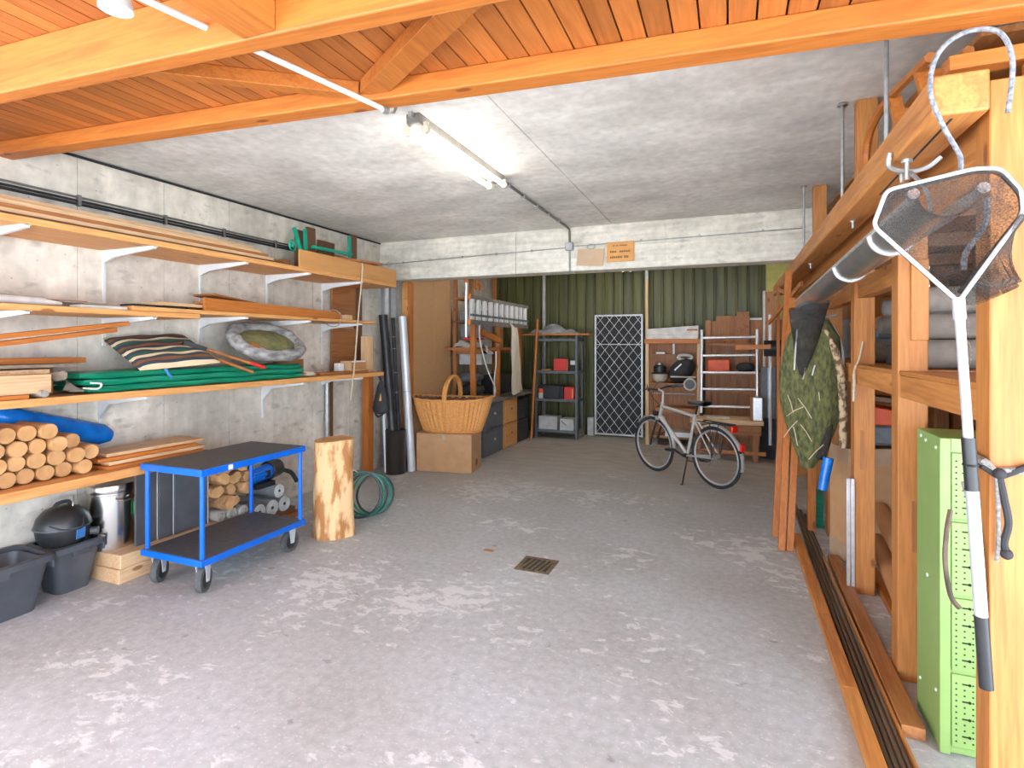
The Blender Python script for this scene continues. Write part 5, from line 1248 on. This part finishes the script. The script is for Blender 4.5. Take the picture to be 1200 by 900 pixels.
# ------------------------------------------------------------------ timber rack on the right
PX_ = .74
t = T('timber_rack', 'tall orange timber storage rack along the right side', 'rack', (1.2, 4.0, 0)); rack = t
def rpost(x0, x1, y0, y1, z0, z1, mat='opz', slot=None):
    p = part(B(x0, x1, y0, y1, z0, z1), 'post', mat, t, .004)
    return p
rpost(.72, .86, 2.04, 2.14, 0, 2.39)
p = rpost(.745, .865, 3.10, 3.21, 0, 2.20)
part(B(.80, .855, 3.094, 3.10, .62, .86), 'mortise', 'brz', p); part(B(.795, .865, 3.085, 3.10, 1.62, 2.0), 'lap_block', 'opz', p, .003)
p = rpost(.745, .86, 4.08, 4.19, 0, 2.20)
part(B(.78, .80, 4.074, 4.08, .80, 1.05), 'mortise', 'brz', p)
rpost(.76, .87, 5.20, 5.31, 0, 2.20); rpost(.76, .87, 6.30, 6.41, 0, 2.20); rpost(.76, .87, 7.50, 7.61, 0, 2.20)
for y in (2.04, 3.10, 4.08, 5.2, 6.3): rpost(1.80, 1.92, y, y + .11, 0, 2.60, 'brz')
for (a, b) in ((2.14, 3.10), (3.21, 4.08), (4.19, 5.20), (5.31, 6.30), (6.41, 7.5)):
    part(B(.755, .83, a, b, 1.35, 1.455), 'rail', 'rdy', t, .004)
    part(B(1.82, 1.90, a, b, 1.35, 1.455), 'rail', 'bry', t)
    part(B(.75, 1.80, a + .001, b - .001, 1.456, 1.476), 'shelf_board', 'opx', t, .002)
    if a > 3: part(B(.765, .84, a, b, 1.90, 2.02), 'upper_rail', 'rdy', t, .004)
part(B(.75, .88, 2.15, 8.3, 2.21, 2.345), 'top_beam', 'rdy', t, .006)
part(B(1.80, 1.92, 2.15, 8.3, 2.21, 2.345), 'top_beam', 'bry', t, .006)
for y in (2.5, 3.4, 4.4, 5.4, 6.4, 7.4): part(B(.88, 1.80, y, y + .09, 2.25, 2.34), 'cross_beam', 'brx', t, .004)
for y, x0 in ((3.44, .62), (5.17, .63), (6.22, .655)):
    part(B(x0 + .02, x0 + .12, y, y + .07, 2.40, 2.928), 'upper_post', 'rdz', t, .004)
part(B(.88, .96, 5.9, 6.0, .0, 1.3), 'side_post', 'brz', t)
# the big hanging beam outside the rack
t = T('hanging_beam', 'long cracked orange beam hung from rods along the rack', 'beam', (.62, 5, 2.27))
part(B(.555, .695, 1.96, 8.30, 2.275, 2.395), 'beam', 'rdy', t, .008)
part(MB().hexa([(.62, 2.0, 2.2742), (.632, 2.9, 2.2742), (.624, 2.9, 2.2742), (.612, 2.0, 2.2742)], [(.62, 2.0, 2.276), (.632, 2.9, 2.276), (.624, 2.9, 2.276), (.612, 2.0, 2.276)]), 'crack', 'blackm', t)
for (x, y) in ((.575, 2.55), (.575, 3.455), (.575, 5.13)):
    part(MB().cyl((x, y, 2.396), (x, y, 2.925), .009, n=10), 'threaded_rod', 'galv', t)
    part(MB().lathe([(.028, 0), (.02, .015), (.01, .02)], (x, y, 2.91), 12), 'ceiling_plate', 'galv', t)
    part(MB().cyl((x + .05, y, 2.268), (x + .05, y, 2.276), .016, n=8).cyl((x + .05, y, 2.235), (x + .05, y, 2.27), .007, n=8), 'bolt', 'galv', t)
# sledge on the beam
t = T('wooden_sledge', 'wooden sledge with curved runners on the rack top', 'sledge', (.76, 2.9, 2.396))
for x in (.665, .775):
    part(MB().tube(bez([(x, 3.29, 2.415), (x, 3.35, 2.55), (x, 3.29, 2.67), (x, 3.10, 2.71), (x, 2.86, 2.70), (x, 2.36, 2.625)], 6), .019, 6), 'runner', 'ory', t)
for y in (2.50, 2.86):
    part(MB().bar((.675, y, 2.64 if y < 2.6 else 2.69), (.72, y - .02, 2.415), .045, .03, (0, 1, 0)), 'leg', 'ory', t)
    part(B(.68, .765, y - .02, y + .02, 2.60, 2.63), 'cross_bar', 'orx', t)
part(B(.66, .78, 3.27, 3.31, 2.43, 2.46), 'cross_bar', 'orx', t)
# boards stored on top of the rack
for k, (a, lb, mt) in enumerate((((.90, 1.12, 2.2, 6.2, 2.346, 2.366), 'wide brown board lying on the rack top', 'bry'), ((1.14, 1.34, 2.2, 6.0, 2.346, 2.39), 'brown plank in the middle of the rack top', 'rdy'), ((1.36, 1.52, 2.2, 5.8, 2.346, 2.42), 'thick orange plank on the rack top', 'ory'), ((1.54, 1.76, 2.2, 6.0, 2.346, 2.40), 'brown plank on the rack top next to the wall', 'bry'))):
    one(B(*a), 'plank', mt, lb, 'plank', bev=.003)
one(MB().bar((1.0, 2.36, 2.68), (1.0, 6.0, 2.86), .38, .022), 'wide_panel', 'bry', 'wide brown panel leaning up to the ceiling above the rack', 'panel')
one(MB().bar((.685, 2.28, 2.545), (1.75, 2.30, 2.575), .07, .05, (0, 0, 1)), 'cross_batten', 'orx', 'short orange batten across the boards above the rack', 'batten', bev=.003)
one(MB().bar((.915, 2.27, 2.368), (.915, 2.27, 2.522), .05, .04, (1, 0, 0)), 'strut', 'orz', 'small upright strut under the orange batten', 'strut')
one(MB().bar((1.03, 2.40, 2.44), (1.05, 4.6, 2.58), .06, .045), 'plank', 'rdy', 'sloping brown batten lying behind the front post top', 'plank')
# crossed battens near the far end of the rack
one(MB().bar((.50, 6.6, 2.20), (.60, 5.75, 2.04), .02, .04), 'thin_batten', 'ory', 'thin orange batten sloping down under the hanging beam', 'batten')
one(MB().bar((.42, 6.9, 1.85), (.60, 5.5, 2.15), .02, .045), 'thin_batten', 'ory', 'thin orange batten crossing upward beneath the hanging beam', 'batten')
one(B(.50, .53, 6.9, 6.95, 0, 2.27), 'thin_upright', 'orz', 'thin upright timber at the far end of hanging beam', 'timber')

# gutter
t = T('zinc_gutter', 'half round zinc gutter hung in loops under the beam', 'gutter', (.60, 3.6, 1.88))
G0, G1 = V((.60, 1.98, 2.055)), V((.60, 5.3, 1.97))
def gut(r0):
    return lambda u, v: G0.lerp(G1, u) + V((-r0 * math.cos(math.pi * v), 0, -r0 * math.sin(math.pi * v)))
mb = MB().grid(gut(.078), 22, 15).grid(gut(.074), 22, 15)
part(mb, 'trough', 'zinc', t)
bd = MB()
for s in (-1, 1): bd.cyl(G0 + V((s * .079, 0, .0)), G1 + V((s * .079, 0, .0)), .007, n=8)
part(bd, 'bead', 'alu', t)
part(MB().cyl(G0 + V((-.085, -.004, 0)), G0 + V((-.085, .02, 0)), .016, n=14).cyl(G0 + V((.085, -.004, 0)), G0 + V((.085, .02, 0)), .016, n=14), 'rolled_end', 'zinc', t)
for u in (.18, .42): 
    c = G0.lerp(G1, u); part(MB().ring(c, .082, .006, (0, 1, 0), 20, 6, 0, math.pi), 'stiffening_ring', 'alu', t)
# ropes and clamp
one(MB().tube(bez([(.735, 1.965, 2.26), (.74, 1.95, 2.40), (.70, 1.93, 2.48), (.62, 1.925, 2.49), (.56, 1.93, 2.44), (.545, 1.935, 2.34), (.58, 1.95, 2.24), (.625, 1.965, 2.15), (.625, 1.97, 2.10)], 8), .0068, 8), 'rope_loop', 'rope', 'pale blue rope looped over the end of the hanging beam', 'rope')
t = T('beam_clamp', 'grey rope ring with bolt under the hanging beam', 'clamp', (.62, 2.42, 2.2))
part(MB().tube(bez([(.545, 2.36, 2.30), (.545, 2.38, 2.255), (.60, 2.39, 2.235), (.66, 2.39, 2.24), (.70, 2.37, 2.27)], 6), .009, 8), 'ring', 'galv', t)
part(MB().cyl((.60, 2.38, 2.20), (.60, 2.38, 2.27), .008, n=8).cyl((.60, 2.38, 2.262), (.60, 2.38, 2.274), .018, n=8), 'bolt', 'galv', t)
part(MB().tube(bez([(.61, 2.38, 2.225), (.63, 2.30, 2.15), (.635, 2.25, 2.06), (.63, 2.24, 1.99)], 6), .008, 8), 'rope_tail', 'ropeg', t)
one(MB().tube(bez([(.70, 2.00, 2.03), (.69, 1.99, 1.95), (.645, 1.985, 1.87), (.64, 1.985, 1.82)], 6), .008, 8), 'rope_end', 'rope', 'short grey blue rope end hanging from the gutter mouth', 'rope')

# ------------------------------------------------------------------ landing net in front of the near post
t = T('landing_net', 'large landing net with white hexagonal frame and telescopic pole', 'net', (.62, 1.86, .66))
NY = 1.86
hexp = [(.582, NY, 1.725), (.387, NY, 1.945), (.420, NY + .0, 2.045), (.63, NY + .02, 2.088), (.69, NY + .03, 2.085), (.745, NY + .05, 2.02), (.748, NY + .05, 1.96), (.592, NY, 1.725)]
def round_path(P, r=.02):
    P = [V(p) for p in P]; out = [P[0]]
    for i in range(1, len(P) - 1):
        a = (P[i - 1] - P[i]); b = (P[i + 1] - P[i]); ra = min(r, a.length * .4); rb = min(r, b.length * .4)
        p0 = P[i] + a.normalized() * ra; p2 = P[i] + b.normalized() * rb
        for k in range(5):
            u = k / 4; out.append(p0 * (1 - u) ** 2 + P[i] * 2 * u * (1 - u) + p2 * u * u)
    out.append(P[-1]); return out
hx = round_path(hexp); part(MB().tube(hx, .006, 8), 'hoop', 'polew', t)
loop = hx[:]; n = len(loop)
cen = sum(loop, V((0, 0, 0))) / n
bagc = V((.70, NY + .05, 1.775))
def bag(u, v):
    i = v * (n - 1); a = int(min(i, n - 2)); p = loop[a].lerp(loop[a + 1], i - a)
    d = p - cen; q = bagc + V((d.x * .30, d.y * .3, d.z * .12))
    r = p.lerp(q, u) + V((0, .10 * math.sin(math.pi * u) * .6, -.02 * math.sin(math.pi * u)))
    r.x += .006 * math.sin(v * 40) * u; r.z += .006 * math.sin(v * 31) * u
    return r
mb = MB().grid(bag, 9, 40)
part(mb, 'net_bag', 'netb', t)
bt = MB(); ring = [bag(1, k / 39) for k in range(40)]; bt._add(ring + [sum(ring, V((0, 0, 0))) / 40 + V((0, .01, -.02))], [(k, k + 1, 40) for k in range(39)])
part(bt, 'net_bottom', 'netd', t)
part(MB().tube([bag(.02, k / 39) for k in range(40)], .007, 6), 'net_hem', 'netd', t)
part(MB().cyl((.748, NY + .05, 1.955), (.60, NY + .02, 1.745), .010, n=8), 'dark_arm', 'netd', t)
def pl(z): u = (1.72 - z) / 1.06; return V((.588 + .062 * u, NY - .0 , z))
part(MB().cyl(pl(1.73), pl(1.67), .015, n=12), 'yoke', 'polew', t)
part(MB().cyl(pl(1.70), pl(1.30), .012, n=14), 'upper_pole', 'polew', t)
part(MB().cyl(pl(1.345), pl(1.20), .0165, n=14).ring(pl(1.27), .015, .004, (0, 0, 1), 14, 6), 'twist_lock', 'black', t)
part(MB().cyl(pl(1.23), pl(.855), .0155, n=14), 'lower_pole', 'polew', t)
part(MB().cyl(pl(.86), pl(.665), .0165, n=14), 'grip', 'black', t)
# dark net and camouflage sack further back
t = T('black_net', 'small black hand net hanging under the gutter', 'net', (.58, 5.0, 1.4))
part(MB().tube([(.47, 5.06, 1.80), (.58, 5.02, 1.835), (.66, 5.0, 1.80)], .009, 8), 'hoop', 'white', t)
def nb(u, v):
    a = 2 * math.pi * v; w = .135 * (1 - u) ** .8 + .012
    return V((.585 - .055 * u + w * math.cos(a), 4.86 + .05 * math.sin(a) * (1 - .4 * u), 1.91 - .56 * u + .03 * math.cos(a) * (1 - u) + .014 * math.sin(a * 3 + u * 9)))
part(MB().grid(nb, 14, 20, cv=True), 'net_bag', 'netd', t)
part(MB().tube(bez([(.66, 4.99, 1.83), (.78, 4.99, 1.72), (.83, 4.99, 1.55), (.835, 4.99, 1.40)]), .009, 8), 'side_arm', 'white', t)
part(MB().cyl((.65, 5.0, 1.80), (.80, 5.02, 1.84), .010, n=8), 'handle', 'alu', t)
part(MB().sph((.60, 4.95, 1.89), 1, 16, 8, (.10, .06, .06)), 'dark_pouch', 'dgrey', t)
for (x, z0, z1) in ((.475, 1.40, 1.72), (.535, 1.33, 1.42), (.60, 1.36, 1.44)): part(MB().cyl((x, 4.84, z0), (x + .02, 4.84, z1), .006, n=6), 'white_tie', 'whitec', t)
t = T('mesh_sack', 'olive green mesh sack with straw hanging on the rack', 'sack', (.62, 4.9, .58))
def sack(u, v):
    a = 2 * math.pi * v; z = 1.80 - 1.18 * u
    w = [.11, .19, .21, .225, .225, .21, .17, .115, .045]; i = u * 8; k = int(min(i, 7)); wd = w[k] + (w[k + 1] - w[k]) * (i - k)
    cx = [.62, .62, .61, .60, .60, .605, .605, .60, .58]; c = cx[k] + (cx[k + 1] - cx[k]) * (i - k)
    r = 1 + .07 * math.sin(a * 6 + u * 4) + .03 * math.sin(a * 11)
    return V((c + wd * math.cos(a), 4.95 + (.05 + wd * .25) * math.sin(a) * r, z))
mb = MB().grid(sack, 26, 36, cv=True); mb.f.append(tuple(range(36))); mb.f.append(tuple(25 * 36 + i for i in reversed(range(36))))
part(mb, 'mesh', 'camo', t)
part(MB().tube(bez([(.66, 4.89, 1.76), (.72, 4.88, 1.66), (.79, 4.88, 1.45), (.815, 4.89, 1.2), (.82, 4.90, .80)], 6), [.02] * 8 + [.03] * 17, 10), 'bark_band', 'camob', t)
stw = MB()
for (x0, z0, x1, z1) in ((.42, 1.03, .54, 1.11), (.43, 1.20, .47, 1.06), (.52, .97, .60, .84), (.40, .86, .50, 1.0), (.60, 1.02, .50, 1.18), (.58, .70, .68, .82), (.64, 1.28, .66, 1.10), (.50, .80, .47, .95)):
    stw.tube([(x0, 4.855, z0), ((x0 + x1) / 2, 4.848, (z0 + z1) / 2 + .01), (x1, 4.855, z1)], .004, 5)
part(stw, 'straw', 'cord', t)
part(MB().tube(bez([(.72, 4.92, .98), (.70, 4.90, .84), (.66, 4.9, .70)]), [.04] * 16 + [.038], 10), 'black_sleeve', 'netd', t)
one(MB().cyl((.715, 4.86, .72), (.672, 4.85, .47), .038, .034, n=18), 'blue_cylinder', 'bluep', 'blue plastic cylinder hanging beside the mesh sack', 'cylinder')
for o in [x for x in COL.objects if x.parent is None and (x.name.startswith('black_net') or x.name.startswith('mesh_sack') or x.name.startswith('blue_cylinder'))]:
    k = .885; o.location = (o.location.x * k, o.location.y * k, 1.6 + (o.location.z - 1.6) * k); o.scale = (k, k, k)
# three boards leaning
one(MB().bar((.355, 5.03, .002), (.485, 5.40, 2.25), .055, .045, (0, 1, 0)), 'leaning_board', 'orz', 'orange board leaning furthest left beside the mesh sack', 'board', bev=.003)
one(MB().bar((.375, 4.715, .002), (.50, 5.28, 2.0), .05, .045, (0, 1, 0)), 'leaning_board', 'orz', 'middle of three orange boards leaning behind mesh sack', 'board', bev=.003)
one(MB().bar((.432, 4.725, .002), (.57, 5.26, 1.9), .05, .045, (0, 1, 0)), 'leaning_board', 'orz', 'rightmost of three orange boards leaning behind mesh sack', 'board', bev=.003)

# ------------------------------------------------------------------ rack contents
k = 0
for (x0, y, z, r, lb, mt) in ((.86, 3.42, 1.477 + .075, .075, 'bottom grey carpet roll in the near rack bay', 'felt'), (.86, 3.44, 1.628 + .068, .066, 'middle grey carpet roll in the near rack bay', 'felt'), (.86, 3.43, 1.764 + .07, .066, 'top grey carpet roll in the near rack bay', 'felt'),
                              (.90, 4.42, 1.477 + .070, .070, 'bottom taupe carpet roll in the middle rack bay', 'felts'), (.93, 4.44, 1.640 + .03, .028, 'flat dark roll in the middle rack bay', 'tarpd'), (.94, 4.40, 1.672 + .06, .058, 'oval grey roll in the middle rack bay', 'felt'), (.97, 4.42, 1.79 + .06, .055, 'top grey roll in the middle rack bay', 'wgrey')):
    t = T('carpet_roll', lb, 'roll', (x0 + .45, y, z - r))
    part(MB().cyl((x0 + .02, y, z), (1.78, y + .06, z), r, n=22).sph((x0 + .02, y, z), r, 22, 10, (.35, 1, 1)), 'roll', mt, t)
    part(MB().ring((x0 + .25, y + .02, z), r + .001, .004, (1, .06, 0), 22, 6), 'binding', 'cord', t)
one(B(.90, 1.7, 3.6, 4.0, 1.477, 1.60), 'dark_crate', 'blackm', 'dark crate behind the carpet rolls in the rack', 'crate')
one(B(.95, 1.5, 5.35, 5.9, 1.477, 1.83), 'grey_crate', 'tarpd', 'grey plastic crate on the rack shelf behind the net', 'crate', bev=.01)
one(MB().bar((.89, 5.0, 1.72), (1.3, 4.9, 1.82), .06, .10), 'wood_bracket', 'orx', 'short orange timber offcut sticking out of the rack', 'offcut')
one(MB().tube(bez([(.79, 4.06, 1.62), (.765, 4.05, 1.50), (.738, 4.04, 1.44), (.735, 4.03, 1.34), (.733, 4.03, 1.24)], 5), [.006] * 12 + [.009] * 9, 8), 'string_tie', 'cord', 'pale string hanging from the middle rack shelf', 'string')
t = T('storage_case', 'long red and dark case on the lower rack level', 'case', (1.3, 4.7, .86))
part(B(.93, 1.28, 4.62, 5.0, .875, 1.02), 'lower_shell', 'dgrey', t, .02)
part(MB().prism([(.93, 4.62, 1.02), (1.28, 4.62, 1.02), (1.28, 4.62, 1.10), (.93, 4.62, 1.16)], (0, .38, 0)), 'upper_shell', 'rorg', t, .01)
one(MB().bar((.95, 4.66, 1.22), (1.75, 4.66, 1.14), .3, .03), 'dark_board', 'dkx', 'dark board lying above the red case', 'board')
t = T('carton', 'tall taped cardboard carton standing inside the rack', 'box', (0, 0, 0))
part(B(-.09, .42, -.12, .12, 0, .84), 'body', 'card', t, .006)
part(MB().box(-.092, .422, -.122, .122, .72, .843), 'plastic_tape', 'tape', t)
part(MB().box(-.091, .421, -.121, .121, .02, .14), 'lower_tape', 'tape', t)
t.location = (.84, 4.72, .002); t.rotation_euler = (0, 0, R(20))
one(MB().box(.725, .745, 4.06, 4.075, .002, .74).box(.70, .72, 4.06, 4.075, .002, .74), 'aluminium_profile', 'alu', 'upright aluminium profile leaning by the rack post', 'profile', bev=.002)
for (p, q, r, lb) in (((1.00, 4.60, .42), (1.02, 3.0, .062), .060, 'upper brown cardboard tube sloping in the rack'), ((.97, 4.55, .21), (.91, 3.25, .058), .056, 'lower brown cardboard tube sloping in the rack')):
    t = T('cardboard_tube', lb, 'tube', q); part(MB().cyl(p, q, r, n=20), 'tube', 'cardb', t); part(MB().cyl(V(p), V(p) + (V(p) - V(q)).normalized() * .004, r * .85, n=20), 'end_disc', 'card', t)
one(MB().bar((.93, 4.5, .022), (.885, 2.95, .022), .06, .04), 'floor_batten', 'ory', 'orange batten on the floor beneath the cardboard tubes', 'batten')
one(B(.62, .68, 5.25, 5.33, .0, .95), 'short_post', 'orz', 'short orange post standing behind the hanging sack', 'post', bev=.003)
one(B(.70, .76, 5.42, 5.6, .0, .30), 'green_box', 'tarp', 'small green box on the floor behind the sack', 'box')
# lime green perforated cabinet
t = T('perforated_cabinet', 'lime green steel cabinet with perforated front by the post', 'cabinet', (1.0, 2.75, 0))
part(B(.768, 1.22, 2.62, 2.90, .004, 1.235), 'carcass', 'lime', t, .004)
part(B(.764, .80, 2.605, 2.62, .004, 1.235), 'front_stile', 'lime', t, .003)
part(B(.8005, 1.22, 2.606, 2.6195, 1.19, 1.2345), 'top_rail', 'lime', t)
zz = [.03, .325, .62, .915, 1.185]
for k in range(4):
    pn = part(B(.803, 1.20, 2.610, 2.62, zz[k] + .006, zz[k + 1] - .006), 'perforated_panel', 'lime', t, .003)
    h = MB(); z = zz[k] + .03; r_ = 0
    while z < zz[k + 1] - .02:
        for c in range(14):
            x = .818 + .0265 * c
            if r_ % 3 == 1 and c % 3 == 1: continue
            h.cyl((x, 2.6092, z), (x, 2.6106, z), .0036, n=6)
        z += .0225; r_ += 1
    o = part(h, 'holes', 'limed', pn); o['kind'] = 'stuff'
    h = MB(); z = zz[k] + .03 + .0225
    while z < zz[k + 1] - .02:
        for c in range(1, 14, 3):
            x = .818 + .0265 * c; h.box(x - .008, x + .016, 2.6090, 2.6106, z - .0028, z + .0028); h.cyl((x + .016, 2.6090, z), (x + .016, 2.6106, z), .0058, n=8)
        z += .0675
    o = part(h, 'key_slots', 'limed', pn); o['kind'] = 'stuff'
for (y, z) in ((2.66, 1.19), (2.84, 1.21), (2.78, 1.20), (2.66, .22), (2.85, .16), (2.76, .64)): part(MB().cyl((.764, y, z), (.768, y, z), .007, n=10), 'rivet', 'white', t)
# ropes on the near post
t = T('post_rope', 'grey rope knotted around the near right post', 'rope', (.75, 2.03, .95))
part(MB().tube([(.708, 2.15, 1.255), (.706, 2.03, 1.25), (.73, 2.026, 1.225), (.80, 2.026, 1.235), (.874, 2.027, 1.25), (.876, 2.15, 1.255)], .012, 8), 'band', 'ropeg', t)
part(MB().tube([(.708, 2.15, 1.235), (.706, 2.028, 1.235), (.735, 2.022, 1.21), (.80, 2.022, 1.245), (.874, 2.024, 1.265), (.876, 2.15, 1.235)], .010, 8), 'band', 'blackm', t)
part(MB().tube(bez([(.735, 2.018, 1.215), (.745, 2.014, 1.15), (.755, 2.014, 1.08), (.745, 2.014, 1.02), (.755, 2.014, .985)]), .010, 8), 'black_tail', 'blackm', t)
part(MB().tube(bez([(.728, 2.018, 1.21), (.732, 2.016, 1.12), (.732, 2.016, 1.02), (.728, 2.016, .965)]), .006, 8), 'thin_tail', 'ropeg', t)
part(MB().sph((.735, 2.016, 1.222), .017, 10, 8), 'knot', 'blackm', t); part(MB().sph((.750, 2.012, .99), .016, 10, 8), 'knot', 'blackm', t)
one(MB().tube(bez([(.697, 2.16, 1.16), (.700, 2.12, 1.10), (.70, 2.05, .95), (.698, 2.03, .72), (.70, 2.05, .66)]), .009, 8), 'hanging_rope', 'ropeg', 'braided grey rope hanging along the near post', 'rope')
one(MB().tube(bez([(.72, 2.35, 1.02), (.70, 2.32, .95), (.69, 2.3, .85), (.705, 2.3, .74), (.73, 2.3, .70)]), .008, 8), 'hanging_rope', 'pipe', 'brown rope loop hanging in front of the lime cabinet', 'rope')
# timbers and pipes on the floor along the rack
segs = [(1.95, 2.86), (2.862, 3.60), (3.602, 4.35), (4.352, 5.05)]
on = ['nearest', 'second', 'third', 'furthest']
for (a, b), nm in zip(segs, on):
    one(B(.475, .540, a, b, .001, .05), 'edging_timber', 'rdy', nm + ' orange timber in the row edging the rack', 'timber', 'edging timbers in a row along the rack', .004)
for k, nm in enumerate(('leftmost', 'second', 'third', 'rightmost')):
    x = .5545 + .0235 * k
    one(MB().cyl((x, 1.95, .0118), (x + .03, 6.2 - .15 * k, .0118), .0114, n=12), 'steel_pipe', 'pipe', nm + ' of four rusty steel pipes lying on the floor', 'pipe', 'steel pipes along the rack')
one(B(.640, .648, 2.1, 4.6, .001, .04), 'thin_strip', 'rdy', 'thin brown strip on the floor between pipes and board', 'strip')
one(MB().hexa([(.652, 2.66, .001), (.735, 2.66, .001), (.74, 4.62, .001), (.675, 4.62, .001)], [(.652, 2.66, .05), (.735, 2.66, .05), (.74, 4.62, .05), (.675, 4.62, .05)]), 'floor_board', 'bry', 'flat brown board on the floor along the rack posts', 'board', bev=.002)
